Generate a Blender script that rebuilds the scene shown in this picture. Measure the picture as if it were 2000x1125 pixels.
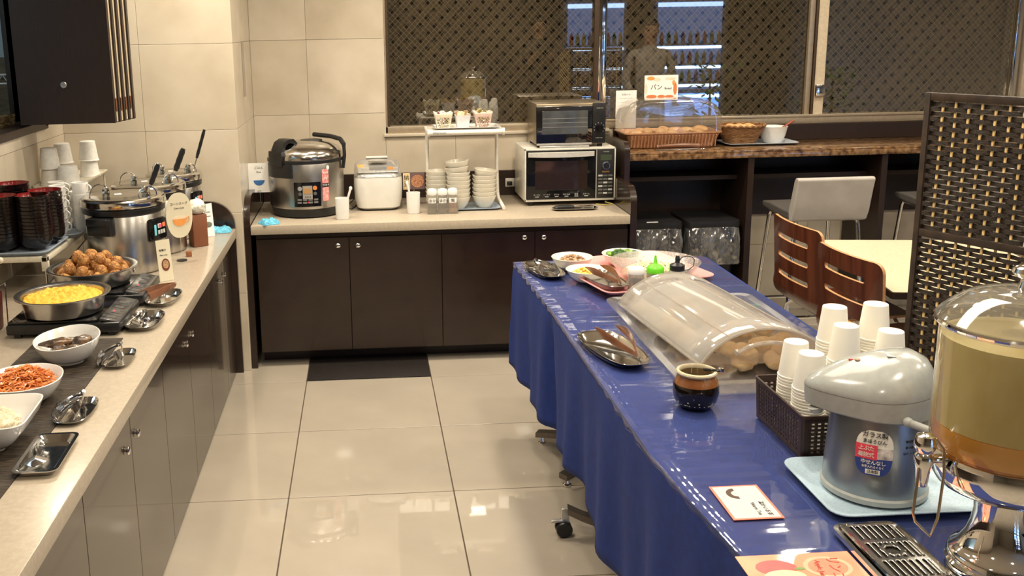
import bpy, bmesh, math, random
from mathutils import Vector, Matrix, Euler, noise as mnoise
for o in list(bpy.data.objects): bpy.data.objects.remove(o)
random.seed(7)
SC = bpy.context.scene
C = bpy.context.collection
PI = math.pi
# ---------------------------------------------------------------- camera
cam_d = bpy.data.cameras.new('camera'); cam = bpy.data.objects.new('camera', cam_d); C.objects.link(cam)
F, PIT, YAW, ROLL, CZ, CX, CY = 1921.774, 0.2144, -0.0550, -0.0189, 1.662, 822.31, 469.0
cy_, sy_, cp_, sp_ = math.cos(YAW), math.sin(YAW), math.cos(PIT), math.sin(PIT)
fw = Vector((-sy_*cp_, cy_*cp_, -sp_)); rt = Vector((cy_, sy_, 0)); up = rt.cross(fw)
c_, s_ = math.cos(ROLL), math.sin(ROLL)
r2 = rt*c_ + up*s_; u2 = up*c_ - rt*s_
m = Matrix((r2, u2, -fw)).transposed().to_4x4(); m.translation = (0, 0, CZ)
cam.matrix_world = m
cam_d.sensor_fit = 'HORIZONTAL'; cam_d.sensor_width = 36; cam_d.lens = F/2000*36
cam_d.shift_x = (1000-CX)/2000; cam_d.shift_y = (CY-562.5)/2000
cam_d.clip_start = 0.02; cam_d.clip_end = 60
SC.camera = cam
# ---------------------------------------------------------------- world, exposure, lights
w = bpy.data.worlds.new('world'); SC.world = w; w.use_nodes = True
w.node_tree.nodes['Background'].inputs[0].default_value = (0.03, 0.035, 0.05, 1)
w.node_tree.nodes['Background'].inputs[1].default_value = 0.3
SC.view_settings.view_transform = 'Standard'; SC.view_settings.look = 'None'
SC.view_settings.exposure = -0.05; SC.view_settings.gamma = 1; SC.view_settings.use_curve_mapping = False
WARM = (1.0, 0.885, 0.70)
H = 2.6
LAMPS = [(-0.3,3.9),(0.9,4.5),(0.9,2.9),(-0.4,1.9),(1.0,1.3),(-0.3,0.1),(1.6,-0.3),(2.4,3.6),(2.6,1.9),(3.6,4.4),(3.9,2.6),(-0.9,4.25),(2.2,4.55),(0.15,4.35)]  # last downlight added only to brighten the wall behind the cookers
LAMP_W = 15.0
fills = []
for (x, y, s, e) in [(0.6, 2.6, 1.6, 26.0), (2.6, 3.0, 1.6, 18.0)]:  # broad fill lights added under the ceiling, no real fixture
    ld = bpy.data.lights.new('fill_light', 'AREA'); ld.shape = 'RECTANGLE'; ld.size = s; ld.size_y = 0.6; ld.energy = e; ld.color = WARM
    lo = bpy.data.objects.new('fill_light', ld); C.objects.link(lo); lo.location = (x, y, H-0.03)
# ---------------------------------------------------------------- materials
MC = {}
def nodes(name):
    mt = bpy.data.materials.new(name); mt.use_nodes = True
    nt = mt.node_tree; return mt, nt, nt.nodes['Principled BSDF']
def N(nt, t, **k):
    n = nt.nodes.new(t)
    for a, v in k.items():
        if hasattr(n, a): setattr(n, a, v)
        else: n.inputs[a.replace('_', ' ')].default_value = v
    return n
def M(name, col, rough=0.5, metal=0.0, var=None, bump=None, stretch=(1,1,1), coat=0, emit=None, trans=0, ior=1.45, col2=None, sss=0, alpha=None):
    """procedural principled: var=(scale, amount) darkens/lightens with noise, col2 mixes a second colour, bump=(scale,strength)"""
    if name in MC: return MC[name]
    mt, nt, p = nodes(name); L = nt.links.new
    p.inputs['Base Color'].default_value = (*col, 1); p.inputs['Roughness'].default_value = rough; p.inputs['Metallic'].default_value = metal
    p.inputs['Coat Weight'].default_value = coat; p.inputs['Transmission Weight'].default_value = trans; p.inputs['IOR'].default_value = ior
    if coat: p.inputs['Coat Roughness'].default_value = 0.06
    tc = N(nt, 'ShaderNodeTexCoord'); mp = N(nt, 'ShaderNodeMapping'); mp.inputs['Scale'].default_value = stretch
    L(tc.outputs['Object'], mp.inputs[0])
    if var is None: var = (60, 0.06)
    nz = N(nt, 'ShaderNodeTexNoise'); nz.inputs['Scale'].default_value = var[0]; nz.inputs['Detail'].default_value = 4
    L(mp.outputs[0], nz.inputs['Vector'])
    rp = N(nt, 'ShaderNodeValToRGB'); a = var[1]
    k2 = col2 if col2 else tuple(min(1, c*(1+a)) for c in col); k1 = col if col2 else tuple(c*(1-a) for c in col)
    rp.color_ramp.elements[0].color = (*k1, 1); rp.color_ramp.elements[1].color = (*k2, 1)
    rp.color_ramp.elements[0].position = 0.35; rp.color_ramp.elements[1].position = 0.65
    L(nz.outputs[0], rp.inputs[0]); L(rp.outputs[0], p.inputs['Base Color'])
    if bump:
        nb = N(nt, 'ShaderNodeTexNoise'); nb.inputs['Scale'].default_value = bump[0]; nb.inputs['Detail'].default_value = 3
        L(mp.outputs[0], nb.inputs['Vector'])
        b = N(nt, 'ShaderNodeBump'); b.inputs['Strength'].default_value = bump[1]; b.inputs['Distance'].default_value = 0.01
        L(nb.outputs[0], b.inputs['Height']); L(b.outputs[0], p.inputs['Normal'])
    if emit: p.inputs['Emission Color'].default_value = (*emit[0], 1); p.inputs['Emission Strength'].default_value = emit[1]
    if sss: p.inputs['Subsurface Weight'].default_value = sss; p.inputs['Subsurface Radius'].default_value = (.01,.006,.003)
    MC[name] = mt; return mt
def thin(name, tint=(1,1,1), f0=0.06, rough=0.05, haze=0.0, hazecol=(.8,.78,.72), bump=None, stretch=(1,1,1), hzn=None):
    """thin clear sheet: transparent + mirror coat (Schlick) + optional milky scatter"""
    if name in MC: return MC[name]
    mt = bpy.data.materials.new(name); mt.use_nodes = True; nt = mt.node_tree; nt.nodes.clear(); L = nt.links.new
    out = N(nt, 'ShaderNodeOutputMaterial'); tr = N(nt, 'ShaderNodeBsdfTransparent'); tr.inputs[0].default_value = (*tint, 1)
    gl = N(nt, 'ShaderNodeBsdfGlossy'); gl.inputs['Roughness'].default_value = rough; gl.inputs['Color'].default_value = (1,1,1,1)
    lw = N(nt, 'ShaderNodeLayerWeight'); lw.inputs[0].default_value = 0.5
    pw = N(nt, 'ShaderNodeMath', operation='POWER'); pw.inputs[1].default_value = 4
    ml = N(nt, 'ShaderNodeMath', operation='MULTIPLY_ADD'); ml.inputs[1].default_value = (1-f0)*0.8; ml.inputs[2].default_value = f0
    L(lw.outputs['Facing'], pw.inputs[0]); L(pw.outputs[0], ml.inputs[0])
    tc = N(nt, 'ShaderNodeTexCoord'); mp = N(nt, 'ShaderNodeMapping'); mp.inputs['Scale'].default_value = stretch; L(tc.outputs['Object'], mp.inputs[0])
    base = tr
    if haze:
        df = N(nt, 'ShaderNodeBsdfDiffuse'); df.inputs[0].default_value = (*hazecol, 1)
        tl = N(nt, 'ShaderNodeBsdfTranslucent'); tl.inputs[0].default_value = (*hazecol, 1)
        m0 = N(nt, 'ShaderNodeMixShader'); m0.inputs[0].default_value = 0.5; L(df.outputs[0], m0.inputs[1]); L(tl.outputs[0], m0.inputs[2])
        m1 = N(nt, 'ShaderNodeMixShader'); m1.inputs[0].default_value = haze; L(tr.outputs[0], m1.inputs[1]); L(m0.outputs[0], m1.inputs[2]); base = m1
        if hzn:
            nz = N(nt, 'ShaderNodeTexNoise'); nz.inputs['Scale'].default_value = hzn[0]; L(mp.outputs[0], nz.inputs['Vector'])
            mr = N(nt, 'ShaderNodeMapRange'); mr.inputs[1].default_value = .3; mr.inputs[2].default_value = .7; mr.inputs[3].default_value = haze-hzn[1]; mr.inputs[4].default_value = haze+hzn[1]
            L(nz.outputs[0], mr.inputs[0]); L(mr.outputs[0], m1.inputs[0])
    mx = N(nt, 'ShaderNodeMixShader'); L(ml.outputs[0], mx.inputs[0]); L(base.outputs[0], mx.inputs[1]); L(gl.outputs[0], mx.inputs[2]); L(mx.outputs[0], out.inputs[0])
    if bump:
        nb = N(nt, 'ShaderNodeTexNoise'); nb.inputs['Scale'].default_value = bump[0]; nb.inputs['Detail'].default_value = 2; L(mp.outputs[0], nb.inputs['Vector'])
        b = N(nt, 'ShaderNodeBump'); b.inputs['Strength'].default_value = bump[1]; b.inputs['Distance'].default_value = 0.01
        L(nb.outputs[0], b.inputs['Height']); L(b.outputs[0], gl.inputs['Normal']); L(b.outputs[0], lw.inputs['Normal'])
    MC[name] = mt; return mt
white = lambda: M('white_plastic', (.78,.77,.74), .35, var=(20,.03))
porc = lambda: M('white_porcelain', (.80,.78,.74), .12, var=(20,.03), coat=.4)
paper = lambda: M('white_paper', (.84,.83,.80), .7, var=(30,.02))
dark = lambda: M('black_plastic', (.012,.012,.013), .35, var=(40,.2))
blackg = lambda: M('black_gloss', (.006,.006,.007), .08, var=(40,.2))
steel = lambda: M('polished_steel', (.72,.71,.69), .14, 1, var=(30,.05))
chrome = lambda: M('chrome', (.85,.84,.82), .05, 1, var=(10,.02))
brush = lambda: M('brushed_steel', (.60,.59,.56), .30, 1, var=(60,.10), stretch=(1,1,.04))
wood = lambda: M('dark_laminate', (.019,.0095,.0065), .24, var=(10,.15), stretch=(1,6,1), bump=(160,.04), coat=.45)
woodd = lambda: M('dark_laminate_matt', (.020,.0105,.0075), .40, var=(14,.15), stretch=(6,1,1), bump=(160,.05))
brownp = lambda: M('brown_plastic', (.20,.085,.045), .30, var=(30,.15))
inkM = lambda: M('black_ink', (.02,.02,.02), .6)
grey = lambda: M('grey_plastic', (.30,.30,.29), .35)
# ---------------------------------------------------------------- geometry helpers
class B:
    def __init__(s): s.bm = bmesh.new(); s.mi = 0
    def f(s, vs):
        try: q = s.bm.faces.new(vs); q.material_index = s.mi; return q
        except ValueError: return None
    def box(s, x0, x1, y0, y1, z0, z1, bev=0.0, seg=2, mt=None):
        r = bmesh.ops.create_cube(s.bm, size=1)
        vs = r['verts']
        for v in vs: v.co = Vector((x0+(v.co.x+.5)*(x1-x0), y0+(v.co.y+.5)*(y1-y0), z0+(v.co.z+.5)*(z1-z0)))
        fs = {f for v in vs for f in v.link_faces}
        for f in fs: f.material_index = s.mi
        if bev:
            es = {e for v in vs for e in v.link_edges}
            rr = bmesh.ops.bevel(s.bm, geom=list(es), offset=bev, segments=seg, affect='EDGES', profile=.5)
            vs = list({v for f in rr['faces'] for v in f.verts} | {v for v in vs if v.is_valid})
        if mt is not None: bmesh.ops.transform(s.bm, matrix=mt, verts=vs)
        return s
    def rings(s, rs, c0=True, c1=True, closed=True):
        V = [[s.bm.verts.new(p) for p in r] for r in rs]
        for a, b in zip(V, V[1:]):
            n = len(a)
            for i in range(n if closed else n-1): s.f((a[i], a[(i+1) % n], b[(i+1) % n], b[i]))
        if c0: s.f(list(reversed(V[0])))
        if c1: s.f(V[-1])
        return s
    def lathe(s, prof, n=32, c=(0,0,0), c0=True, c1=True, sx=1, sy=1, a0=0):
        rs = []
        for (r, z) in prof:
            rs.append([(c[0]+max(r,1e-5)*sx*math.cos(a0+2*PI*i/n), c[1]+max(r,1e-5)*sy*math.sin(a0+2*PI*i/n), c[2]+z) for i in range(n)])
        return s.rings(rs, c0, c1)
    def tube(s, pts, r, n=8, closed=False):
        P = [Vector(p) for p in pts]; rs = []; k = len(P)
        prev = None
        for i in range(k):
            if closed: t = (P[(i+1) % k]-P[i-1]).normalized()
            else: t = (P[min(i+1, k-1)]-P[max(i-1, 0)]).normalized()
            if prev is None:
                a = Vector((0,0,1)) if abs(t.z) < .9 else Vector((1,0,0)); u = t.cross(a).normalized()
            else: u = (prev - t*prev.dot(t)).normalized()
            prev = u; v = t.cross(u); rr = r[i] if isinstance(r, (list, tuple)) else r
            rs.append([P[i]+(u*math.cos(2*PI*j/n)+v*math.sin(2*PI*j/n))*rr for j in range(n)])
        if closed: rs.append(rs[0]); return s.rings(rs, False, False)
        return s.rings(rs)
    def prism(s, pts, z0, z1, mt=None):
        a = [(x, y, z0) for x, y in pts]; b = [(x, y, z1) for x, y in pts]
        k = len(s.bm.verts); s.rings([a, b])
        if mt is not None:
            s.bm.verts.ensure_lookup_table(); bmesh.ops.transform(s.bm, matrix=mt, verts=s.bm.verts[k:])
        return s
    def blob(s, c, r, sub=2, nz=.15, sc=(1,1,1), fr=1.5, seed=0, rot=None):
        q = bmesh.ops.create_icosphere(s.bm, subdivisions=sub, radius=1)
        R3 = rot.to_matrix() if rot else None
        for v in q['verts']:
            d = 1+nz*mnoise.noise(v.co*fr+Vector((seed*3.7, seed*1.3, seed*.7)))
            p = Vector((v.co.x*sc[0], v.co.y*sc[1], v.co.z*sc[2]))*r*d
            if R3: p = R3 @ p
            v.co = p+Vector(c)
        for v in q['verts']:
            for f in v.link_faces: f.material_index = s.mi
        return s
    def mesh(s, name, mats, smooth=True, ang=40, weld=False):
        if weld: bmesh.ops.remove_doubles(s.bm, verts=s.bm.verts, dist=1e-5)
        bmesh.ops.recalc_face_normals(s.bm, faces=s.bm.faces)
        me = bpy.data.meshes.new(name)
        if smooth:
            for f in s.bm.faces: f.smooth = True
            for e in s.bm.edges:
                if len(e.link_faces) == 2 and e.calc_face_angle(0) > math.radians(ang): e.smooth = False
        s.bm.to_mesh(me); s.bm.free()
        for m_ in (mats if isinstance(mats, (list, tuple)) else [mats]): me.materials.append(m_)
        return me
def tag(o, label, cat, group=None):
    o['label'] = label; o['category'] = cat
    if group: o['group'] = group
    return o
def link(name, me, parent=None, loc=(0,0,0), rot=(0,0,0)):
    o = bpy.data.objects.new(name, me); C.objects.link(o); o.location = loc; o.rotation_euler = rot
    if parent: o.parent = parent
    return o
def ob(name, b, mat, parent=None, loc=(0,0,0), rot=(0,0,0), smooth=True, ang=40):
    return link(name, b.mesh(name, mat, smooth, ang), parent, loc, rot)
def struct(name, b, mat, parent=None, loc=(0,0,0), **k):
    o = ob(name, b, mat, parent, loc, **k)
    if parent is None: o['kind'] = 'structure'
    return o
def root(name, label, cat, loc, rz=0, group=None):
    o = bpy.data.objects.new(name, None); C.objects.link(o); o.location = loc; o.rotation_euler = (0,0,rz); o.empty_display_size = .03
    return tag(o, label, cat, group)
def dup(r, loc, rz=None, label=None, group=None, rot=None):
    q = r.copy(); C.objects.link(q); q.location = loc
    if rz is not None: q.rotation_euler = (0,0,rz)
    if rot is not None: q.rotation_euler = rot
    if label: q['label'] = label
    if group: q['group'] = group
    for ch in list(r.children):
        c = ch.copy(); C.objects.link(c); c.parent = q
        for g in list(ch.children):
            d = g.copy(); C.objects.link(d); d.parent = c
    return q
def rr(w, d, r, z, n=5, cx=0, cy=0):
    r = min(r, w/2-1e-4, d/2-1e-4); P = []
    for (sx, sy, a) in ((1,1,0),(-1,1,PI/2),(-1,-1,PI),(1,-1,1.5*PI)):
        for i in range(n+1):
            t = a+PI/2*i/n; P.append((cx+sx*(w/2-r)+r*math.cos(t), cy+sy*(d/2-r)+r*math.sin(t), z))
    return P
def tray_mesh(name, w, d, h, r, mat, lip=.006, flare=.012, t=.002):
    b = B(); f = flare
    b.rings([rr(w-2*f-2*lip, d-2*f-2*lip, r*.7, 0), rr(w-2*lip, d-2*lip, r, h-.001), rr(w, d, r+lip, h-.001), rr(w, d, r+lip, h+t*.6), rr(w-2*lip-2*t, d-2*lip-2*t, r, h+t*.6), rr(w-2*f-2*lip-2*t, d-2*f-2*lip-2*t, r*.7, t)])
    return b.mesh(name, mat)
_txt = {}
def text(s, size, mat, parent, loc, rot=(PI/2,0,0), align='CENTER', name='lettering', th=.0004, bold=0.0):
    key = (s, size, align, bold)
    if key not in _txt:
        cu = bpy.data.curves.new('t', 'FONT'); cu.body = s; cu.size = size; cu.align_x = align; cu.align_y = 'CENTER'; cu.extrude = th; cu.offset = bold; cu.resolution_u = 2
        o = bpy.data.objects.new('t', cu); C.objects.link(o)
        bpy.context.view_layer.update()
        me = bpy.data.meshes.new_from_object(o.evaluated_get(bpy.context.evaluated_depsgraph_get()))
        bpy.data.objects.remove(o); _txt[key] = me
    me = _txt[key].copy(); me.materials.clear(); me.materials.append(mat)
    return link(name, me, parent, loc, rot)
ORD = ['topmost','second from the top','third from the top','fourth from the top','fifth from the top','sixth from the top','seventh from the top','eighth from the top','ninth from the top','tenth from the top','eleventh from the top','twelfth from the top','thirteenth from the top','fourteenth from the top','fifteenth from the top','sixteenth from the top','seventeenth from the top','eighteenth from the top','nineteenth from the top','twentieth from the top']
def ordn(k, n):
    i = n-1-k
    return 'bottom' if k == 0 else ORD[i] if i < len(ORD) else 'low'
FACE = (PI/2, 0, 0)          # lettering that faces -y
# ================================================================ SETTING
tileM = M('floor_tile_stone', (.40,.350,.285), .25, var=(3.5,.05), coat=1.0)
tileM.node_tree.nodes['Principled BSDF'].inputs['Coat Roughness'].default_value = .025
grout = M('grout', (.10,.07,.05), .8)
b = B(); b.box(-2.6, 6.2, -4.2, 8.0, -.06, -.006)
floor = struct('floor', b, grout, smooth=False)
TX, TY, T = -0.3154, 4.5068, 0.6
b = B(); b.box(.0022, T-.0022, .0022, T-.0022, -.006, 0, bev=.0008, seg=1); tm = b.mesh('floor_tile', tileM, False)
for i in range(-2, 8):
    for k in range(-2, 7):
        x = TX+i*T; y = TY-(k+1)*T+T*0
        link('floor_tile', tm, floor, (x, y, 0))
b = B(); b.box(-2.6, 6.2, -4.2, TY-6*T-T-.003, -.006, 0); ob('tile_field', b, tileM, floor, smooth=False)
b = B(); b.box(TX+8*T, 6.2, -1.0, 5.5, -.006, 0); ob('tile_field', b, tileM, floor, smooth=False)
b = B(); b.box(-2.7, 6.3, -4.3, 6.4, H, H+.05); ceiling = struct('ceiling', b, M('ceiling_paint', (.70,.64,.54), .8), smooth=False)

stone = M('cream_marble', (.58,.51,.405), .24, var=(4,.16), bump=(18,.02), col2=(.49,.42,.32))
stone2 = M('cream_marble_light', (.60,.53,.43), .24, var=(5,.12), bump=(18,.02), col2=(.52,.45,.35))
joint = M('tile_joint', (.40,.33,.25), .8)
YB, YP, XP, XL = 5.42, 4.70, -0.60, -1.405
WX0, WX1, WZ0 = 0.115, 3.72, 1.085
def tilewall(parent, a0, a1, zs, fixed, axis, xs, mats, t=.006):
    """individual stone tiles on a wall; axis 'y' = wall facing -y at y=fixed, 'x+' facing +x, 'x-'"""
    for i in range(len(xs)-1):
        for j in range(len(zs)-1):
            x0, x1, z0, z1 = max(xs[i], a0)+.0007, min(xs[i+1], a1)-.0007, zs[j]+.0007, zs[j+1]-.0007
            if x1 <= x0+.005: continue
            b = B()
            if axis == 'y': b.box(x0, x1, fixed-t, fixed+.002, z0, z1, bev=.0008, seg=1)
            else: b.box(fixed-.002, fixed+t, x0, x1, z0, z1, bev=.0008, seg=1)
            ob('stone_tile', b, mats[(i*3+j*5) % len(mats)], parent, smooth=False)
ms = [stone, stone2, stone]
# wall behind the soup kettles
b = B(); b.box(XL-.1, XP-.004, YP, YP+.30, 0, H); wl = struct('wall_kettle_side', b, joint, smooth=False); wl.name = 'wall_left_return'
tilewall(wl, XL, XP, [0,.4,.8,1.2,1.6,2.0,2.4,2.6], YP, 'y', [-1.43,-1.03,XP], ms)
# return face of the pilaster
b = B(); b.box(XP-.20, XP-.006, YP+.30, YB+.2, 0, H); wr = struct('wall_pilaster', b, joint, smooth=False)
tilewall(wr, YP-.006, YB, [0,.4,.8,1.2,1.6,2.0,2.4,2.6], XP-.006, 'x', [YP-.006, 5.06, YB], [stone2, stone])
# back wall
b = B()
b.box(XP-.2, WX0, YB+.004, YB+.2, 0, H); b.box(WX0, WX1+.1, YB+.004, YB+.2, 0, WZ0-.004); b.box(WX0, WX1+.1, YB+.004, YB+.2, 2.35, H); b.box(WX1, 6.2, YB+.004, YB+.2, 0, H)
wb = struct('wall_back', b, joint, smooth=False)
X4 = [-.70+.4*i for i in range(0, 3)]
tilewall(wb, XP, WX0, [.8,1.2,1.6,2.0,2.4,2.6], YB, 'y', [-.70,-.30,WX0], [stone2, stone, stone2, stone])
tilewall(wb, WX0, 1.38, [.68, WZ0-.012], YB, 'y', [WX0,.50,.90,1.38], ms)
tilewall(wb, 1.33, 6.0, [0,.395,.8], YB, 'y', [1.33+.4*i for i in range(13)], ms)
b = B(); b.box(WX0-.01, 1.36, YB-.022, YB+.05, WZ0-.016, WZ0, bev=.003); ob('window_ledge', b, stone2, wb)
# window reveal (left jamb)
b = B(); b.box(WX0-.008, WX0+.002, YB-.004, YB+.20, WZ0, 2.35); ob('reveal', b, stone2, wb, smooth=False)
# window
alu = M('beige_aluminium', (.46,.38,.28), .35, .6, var=(40,.06))
alud = M('bronze_aluminium', (.13,.09,.06), .35, .7)
glassW = thin('window_glass', (.82,.82,.80), f0=.17, rough=.01)
YG = 5.47
b = B(); b.box(WX0, WX1, YB+.01, YB+.12, WZ0, WZ0+.036, bev=.002); b.box(WX0, WX0+.012, YB+.01, YB+.12, WZ0, 2.35); b.box(WX0, WX1, YB+.01, YB+.12, 2.32, 2.35)
win = struct('window_1', b, alu)
b = B(); b.box(WX0+.012, WX0+.026, YB+.02, YB+.06, WZ0+.036, 2.32); ob('frame_stile', b, alud, win)
for (x0, x1, y, mt_) in [(1.272,1.298,YG-.02,alud),(1.30,1.345,YG-.005,chrome()),(2.476,2.505,YG-.02,alu),(2.508,2.522,YG-.03,alud),(2.526,2.582,YG-.02,M('cream_post', (.62,.52,.38), .4)),(3.67,3.70,YG-.02,chrome())]:
    b = B(); b.box(x0, x1, y-.012, y+.014, WZ0+.036, 2.32, bev=.002); ob('mullion', b, mt_, win)
b = B(); b.box(1.345, WX1, YB+.005, YB+.03, WZ0+.036, WZ0+.05, bev=.002); ob('bottom_rail', b, alu, win)
b = B(); b.box(2.528, 2.582, YG-.052, YG-.034, 1.235, 1.30, bev=.004); ob('window_latch', b, chrome(), win)
for x0, x1 in ((WX0+.026,1.272),(1.345,2.476),(2.582,3.67)):
    b = B(); b.box(x0, x1, YG, YG+.005, WZ0+.036, 2.32); ob('pane', b, glassW, win, smooth=False)
# wires cast in the panes and an added lattice outside standing in for their moire
def lattice(name, x0, x1, z0, z1, y, pitch, wd, th, mt_, slope=1.05):
    b = B(); hgt = z1-z0
    for sgn in (1, -1):
        x = x0-hgt/slope
        while x < x1+hgt/slope:
            a0, a1 = (x, z0), (x+sgn*hgt/slope, z1)
            xa, za, xb, zb = a0[0], a0[1], a1[0], a1[1]
            def cl(xa, za, xb, zb):
                t0, t1 = 0, 1; dx = xb-xa
                for lo, hi in ((x0, x1),):
                    ta, tb = (lo-xa)/dx, (hi-xa)/dx
                    if ta > tb: ta, tb = tb, ta
                    t0, t1 = max(t0, ta), min(t1, tb)
                return t0, t1
            t0, t1 = cl(xa, za, xb, zb)
            if t1 > t0:
                p0 = Vector((xa+(xb-xa)*t0, 0, za+(zb-za)*t0)); p1 = Vector((xa+(xb-xa)*t1, 0, za+(zb-za)*t1))
                d = (p1-p0).normalized(); n = Vector((-d.z, 0, d.x))*wd/2
                yy = y+(0 if sgn > 0 else th*1.2)
                q = [p0+n, p0-n, p1-n, p1+n]
                b.rings([[(v.x, yy, v.z) for v in q], [(v.x, yy+th, v.z) for v in q]])
            x += pitch
    o = ob(name, b, mt_, win, smooth=False); o['kind'] = 'stuff'
wire = M('glass_wire', (.55,.45,.30), .5, .3)
for x0, x1 in ((WX0+.026,1.272),(1.345,2.476),(2.582,3.67)):
    lattice('wire_mesh', x0, x1, WZ0+.036, 2.32, YG+.006, .030, .0018, .001, wire)
b = B(); b.box(-.2, 4.2, 5.86, 5.90, .9, 2.6)
scr = struct('wall_outside', b, M('outside_wall_paint', (.085,.068,.05), .9, var=(6,.3)), smooth=False)
lat = M('moire_lattice_brown', (.26,.20,.135), .7, var=(3,.25))
b = B(); hz = 2.45-1.0
for sgn in (1,-1):
    x = -2.0
    while x < 5.6:
        xa, xb = x, x+sgn*hz/1.05; n = Vector((-sgn*0.724, 0, .69))*.0165
        p0 = Vector((xa, 0, 1.0)); p1 = Vector((xb, 0, 2.45))
        q = [p0+n, p0-n, p1-n, p1+n]; yy = 5.66+(0 if sgn > 0 else .010)
        b.rings([[(v.x, yy, v.z) for v in q], [(v.x, yy+.008, v.z) for v in q]])
        x += .079
la = ob('moire_lattice', b, lat, smooth=False); la['kind'] = 'stuff'; la.parent = scr
# left wall with pass-through opening
OY0, OY1, OZ = 2.2, 4.42, 1.262
b = B(); b.box(XL-.12, XL-.006, -.5, YP, 0, OZ); b.box(XL-.12, XL-.006, OY1, YP, OZ, H); b.box(XL-.12, XL-.006, -.5, OY0, OZ, H); b.box(XL-.12, XL-.006, OY0, OY1, 2.2, H)
wL = struct('wall_left', b, joint, smooth=False)
tilewall(wL, 2.0, YP, [.4,.8,1.2,OZ], XL-.006, 'x', [4.70-.4*i for i in range(8, -1, -1)], ms)
tilewall(wL, OY1, YP, [OZ,1.6,2.0,2.4,2.6], XL-.006, 'x', [OY1, YP], ms)
b = B(); b.box(XL-.14, XL+.010, OY0-.03, OY1+.03, OZ-.012, OZ+.022, bev=.002); b.box(XL-.14, XL+.010, OY1, OY1+.03, OZ, 2.2); b.box(XL-.14, XL+.010, OY0-.03, OY1+.03, 2.18, 2.2)
struct('trim_1', b, woodd())
# kitchen seen through the opening
b = B(); b.box(-3.0, XL-.12, 2.0, 5.2, .9, OZ-.006); struct('floor_pantry_counter', b, M('grey_counter', (.20,.22,.23), .3), smooth=False).name = 'trim_2'
b = B(); b.box(-2.62, -2.55, 2.0, 5.3, .9, 2.6); b.box(-2.62, XL-.12, 5.2, 5.3, .9, 2.6); b.box(-2.62, XL-.12, 2.0, 2.05, .9, 2.6)
struct('wall_kitchen', b, M('kitchen_wall', (.55,.66,.70), .7), smooth=False)
b = B(); b.box(-2.60, XL-.14, 5.14, 5.2, 1.44, 1.545); b.box(-2.6, XL-.14, 5.15, 5.2, OZ, 1.44); struct('trim_3', b, M('kitchen_wood_band', (.16,.12,.07), .6, var=(8,.3), stretch=(1,1,8)), smooth=False)
ld = bpy.data.lights.new('kitchen_fill_light', 'AREA'); ld.size = 1.2; ld.energy = 14; ld.color = (.75,.9,1); lo = bpy.data.objects.new('kitchen_fill_light', ld); C.objects.link(lo); lo.location = (-2.25, 3.0, 2.5)  # unseen lamp added to brighten the kitchen beyond the opening
# far walls of the room, behind and beside the camera
b = B(); b.box(-2.6, 6.2, -4.25, -4.15, 0, H); struct('wall_front', b, M('far_wall_paint', (.42,.37,.30), .7), smooth=False)
b = B(); b.box(6.1, 6.2, -4.2, 5.6, 0, H); struct('wall_right', b, M('far_wall_paint', (0,0,0)), smooth=False)
b = B(); b.box(-2.6, -2.5, -4.2, -.5, 0, H); b.box(-2.6, XL-.006, -.55, -.5, 0, H); struct('wall_left_rear', b, M('far_wall_paint', (0,0,0)), smooth=False)
# ceiling downlights
lampM = M('lamp_diffuser', (.9,.85,.75), .5, emit=(WARM, 6.0)); ringM = M('lamp_ring', (.7,.68,.62), .4)
for i, (x, y) in enumerate(LAMPS):
    r = root('ceiling_light', 'small square recessed ceiling downlight above the buffet', 'ceiling light', (x, y, H), 0, 'recessed ceiling downlights')
    b = B(); b.rings([rr(.20,.20,.01,0), rr(.20,.20,.01,-.012), rr(.165,.165,.005,-.012), rr(.165,.165,.005,0)], False, False); ob('frame', b, ringM, r, smooth=False)
    b = B(); b.box(-.082,.082,-.082,.082,-.010,-.004); ob('diffuser', b, lampM, r, smooth=False)
    ld = bpy.data.lights.new('bulb', 'AREA'); ld.size = .15; ld.energy = LAMP_W; ld.color = WARM; ld.spread = math.radians(150)
    lo = bpy.data.objects.new('bulb', ld); C.objects.link(lo); lo.parent = r; lo.location = (0,0,-.016)
# ================================================================ BACK COUNTER
stoneC = M('counter_stone', (.43,.365,.285), .24, var=(90,.06), coat=.12, bump=(200,.01))
ZC = 0.728
def knob(parent, x, y, z, axis='y', r=.012):
    b = B(); b.lathe([(.009,0),(.009,.003),(r,.005),(r,.008),(r*.8,.0105),(r*.4,.012),(0.0001,.0122)], 16)
    return ob('knob', b, chrome(), parent, (x,y,z), (PI/2,0,0) if axis == 'y' else (0,PI/2,0))
b = B(); b.box(-.567, 1.30, 4.715, YB-.006, ZC-.045, ZC, bev=.003); tag(ob('countertop', b, stoneC), 'beige stone countertop under the rice cookers and microwave', 'countertop')
def cabinet(name, label, doors, z0, z1, loc, rz, kick=True, depth=.6, pl=None):
    """doors: list of (x0,x1,knob x or None) in local coords, front at y=0 facing -y"""
    r = root(name, label, 'cabinet', loc, rz); x0, x1 = doors[0][0], doors[-1][1]
    b = B(); b.box(x0, x1, .022, depth, z0, z1); 
    if kick: b.box(x0, x1, .11, depth, 0, z0)
    b.box(x0, x1, .012, .03, z1-.002, z1+.026)
    ob('carcass', b, woodd(), r, smooth=False)
    for (a, c, kx, kz) in doors:
        b = B(); b.box(a+.0015, c-.0015, 0, .020, z0, z1-.003, bev=.0008, seg=1); d = ob('door', b, wood(), r, smooth=False)
        if kx is not None: knob(d, kx, 0, kz)
    return r
KZ = .61
cabinet('base_cabinet', 'dark brown base cabinet with four doors below the rice cooker counter, left pair', [(-.548,-.094,-.148,.615),(-.094,.363,-.050,.613)], .078, .657, (0,4.738,0), 0)
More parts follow.
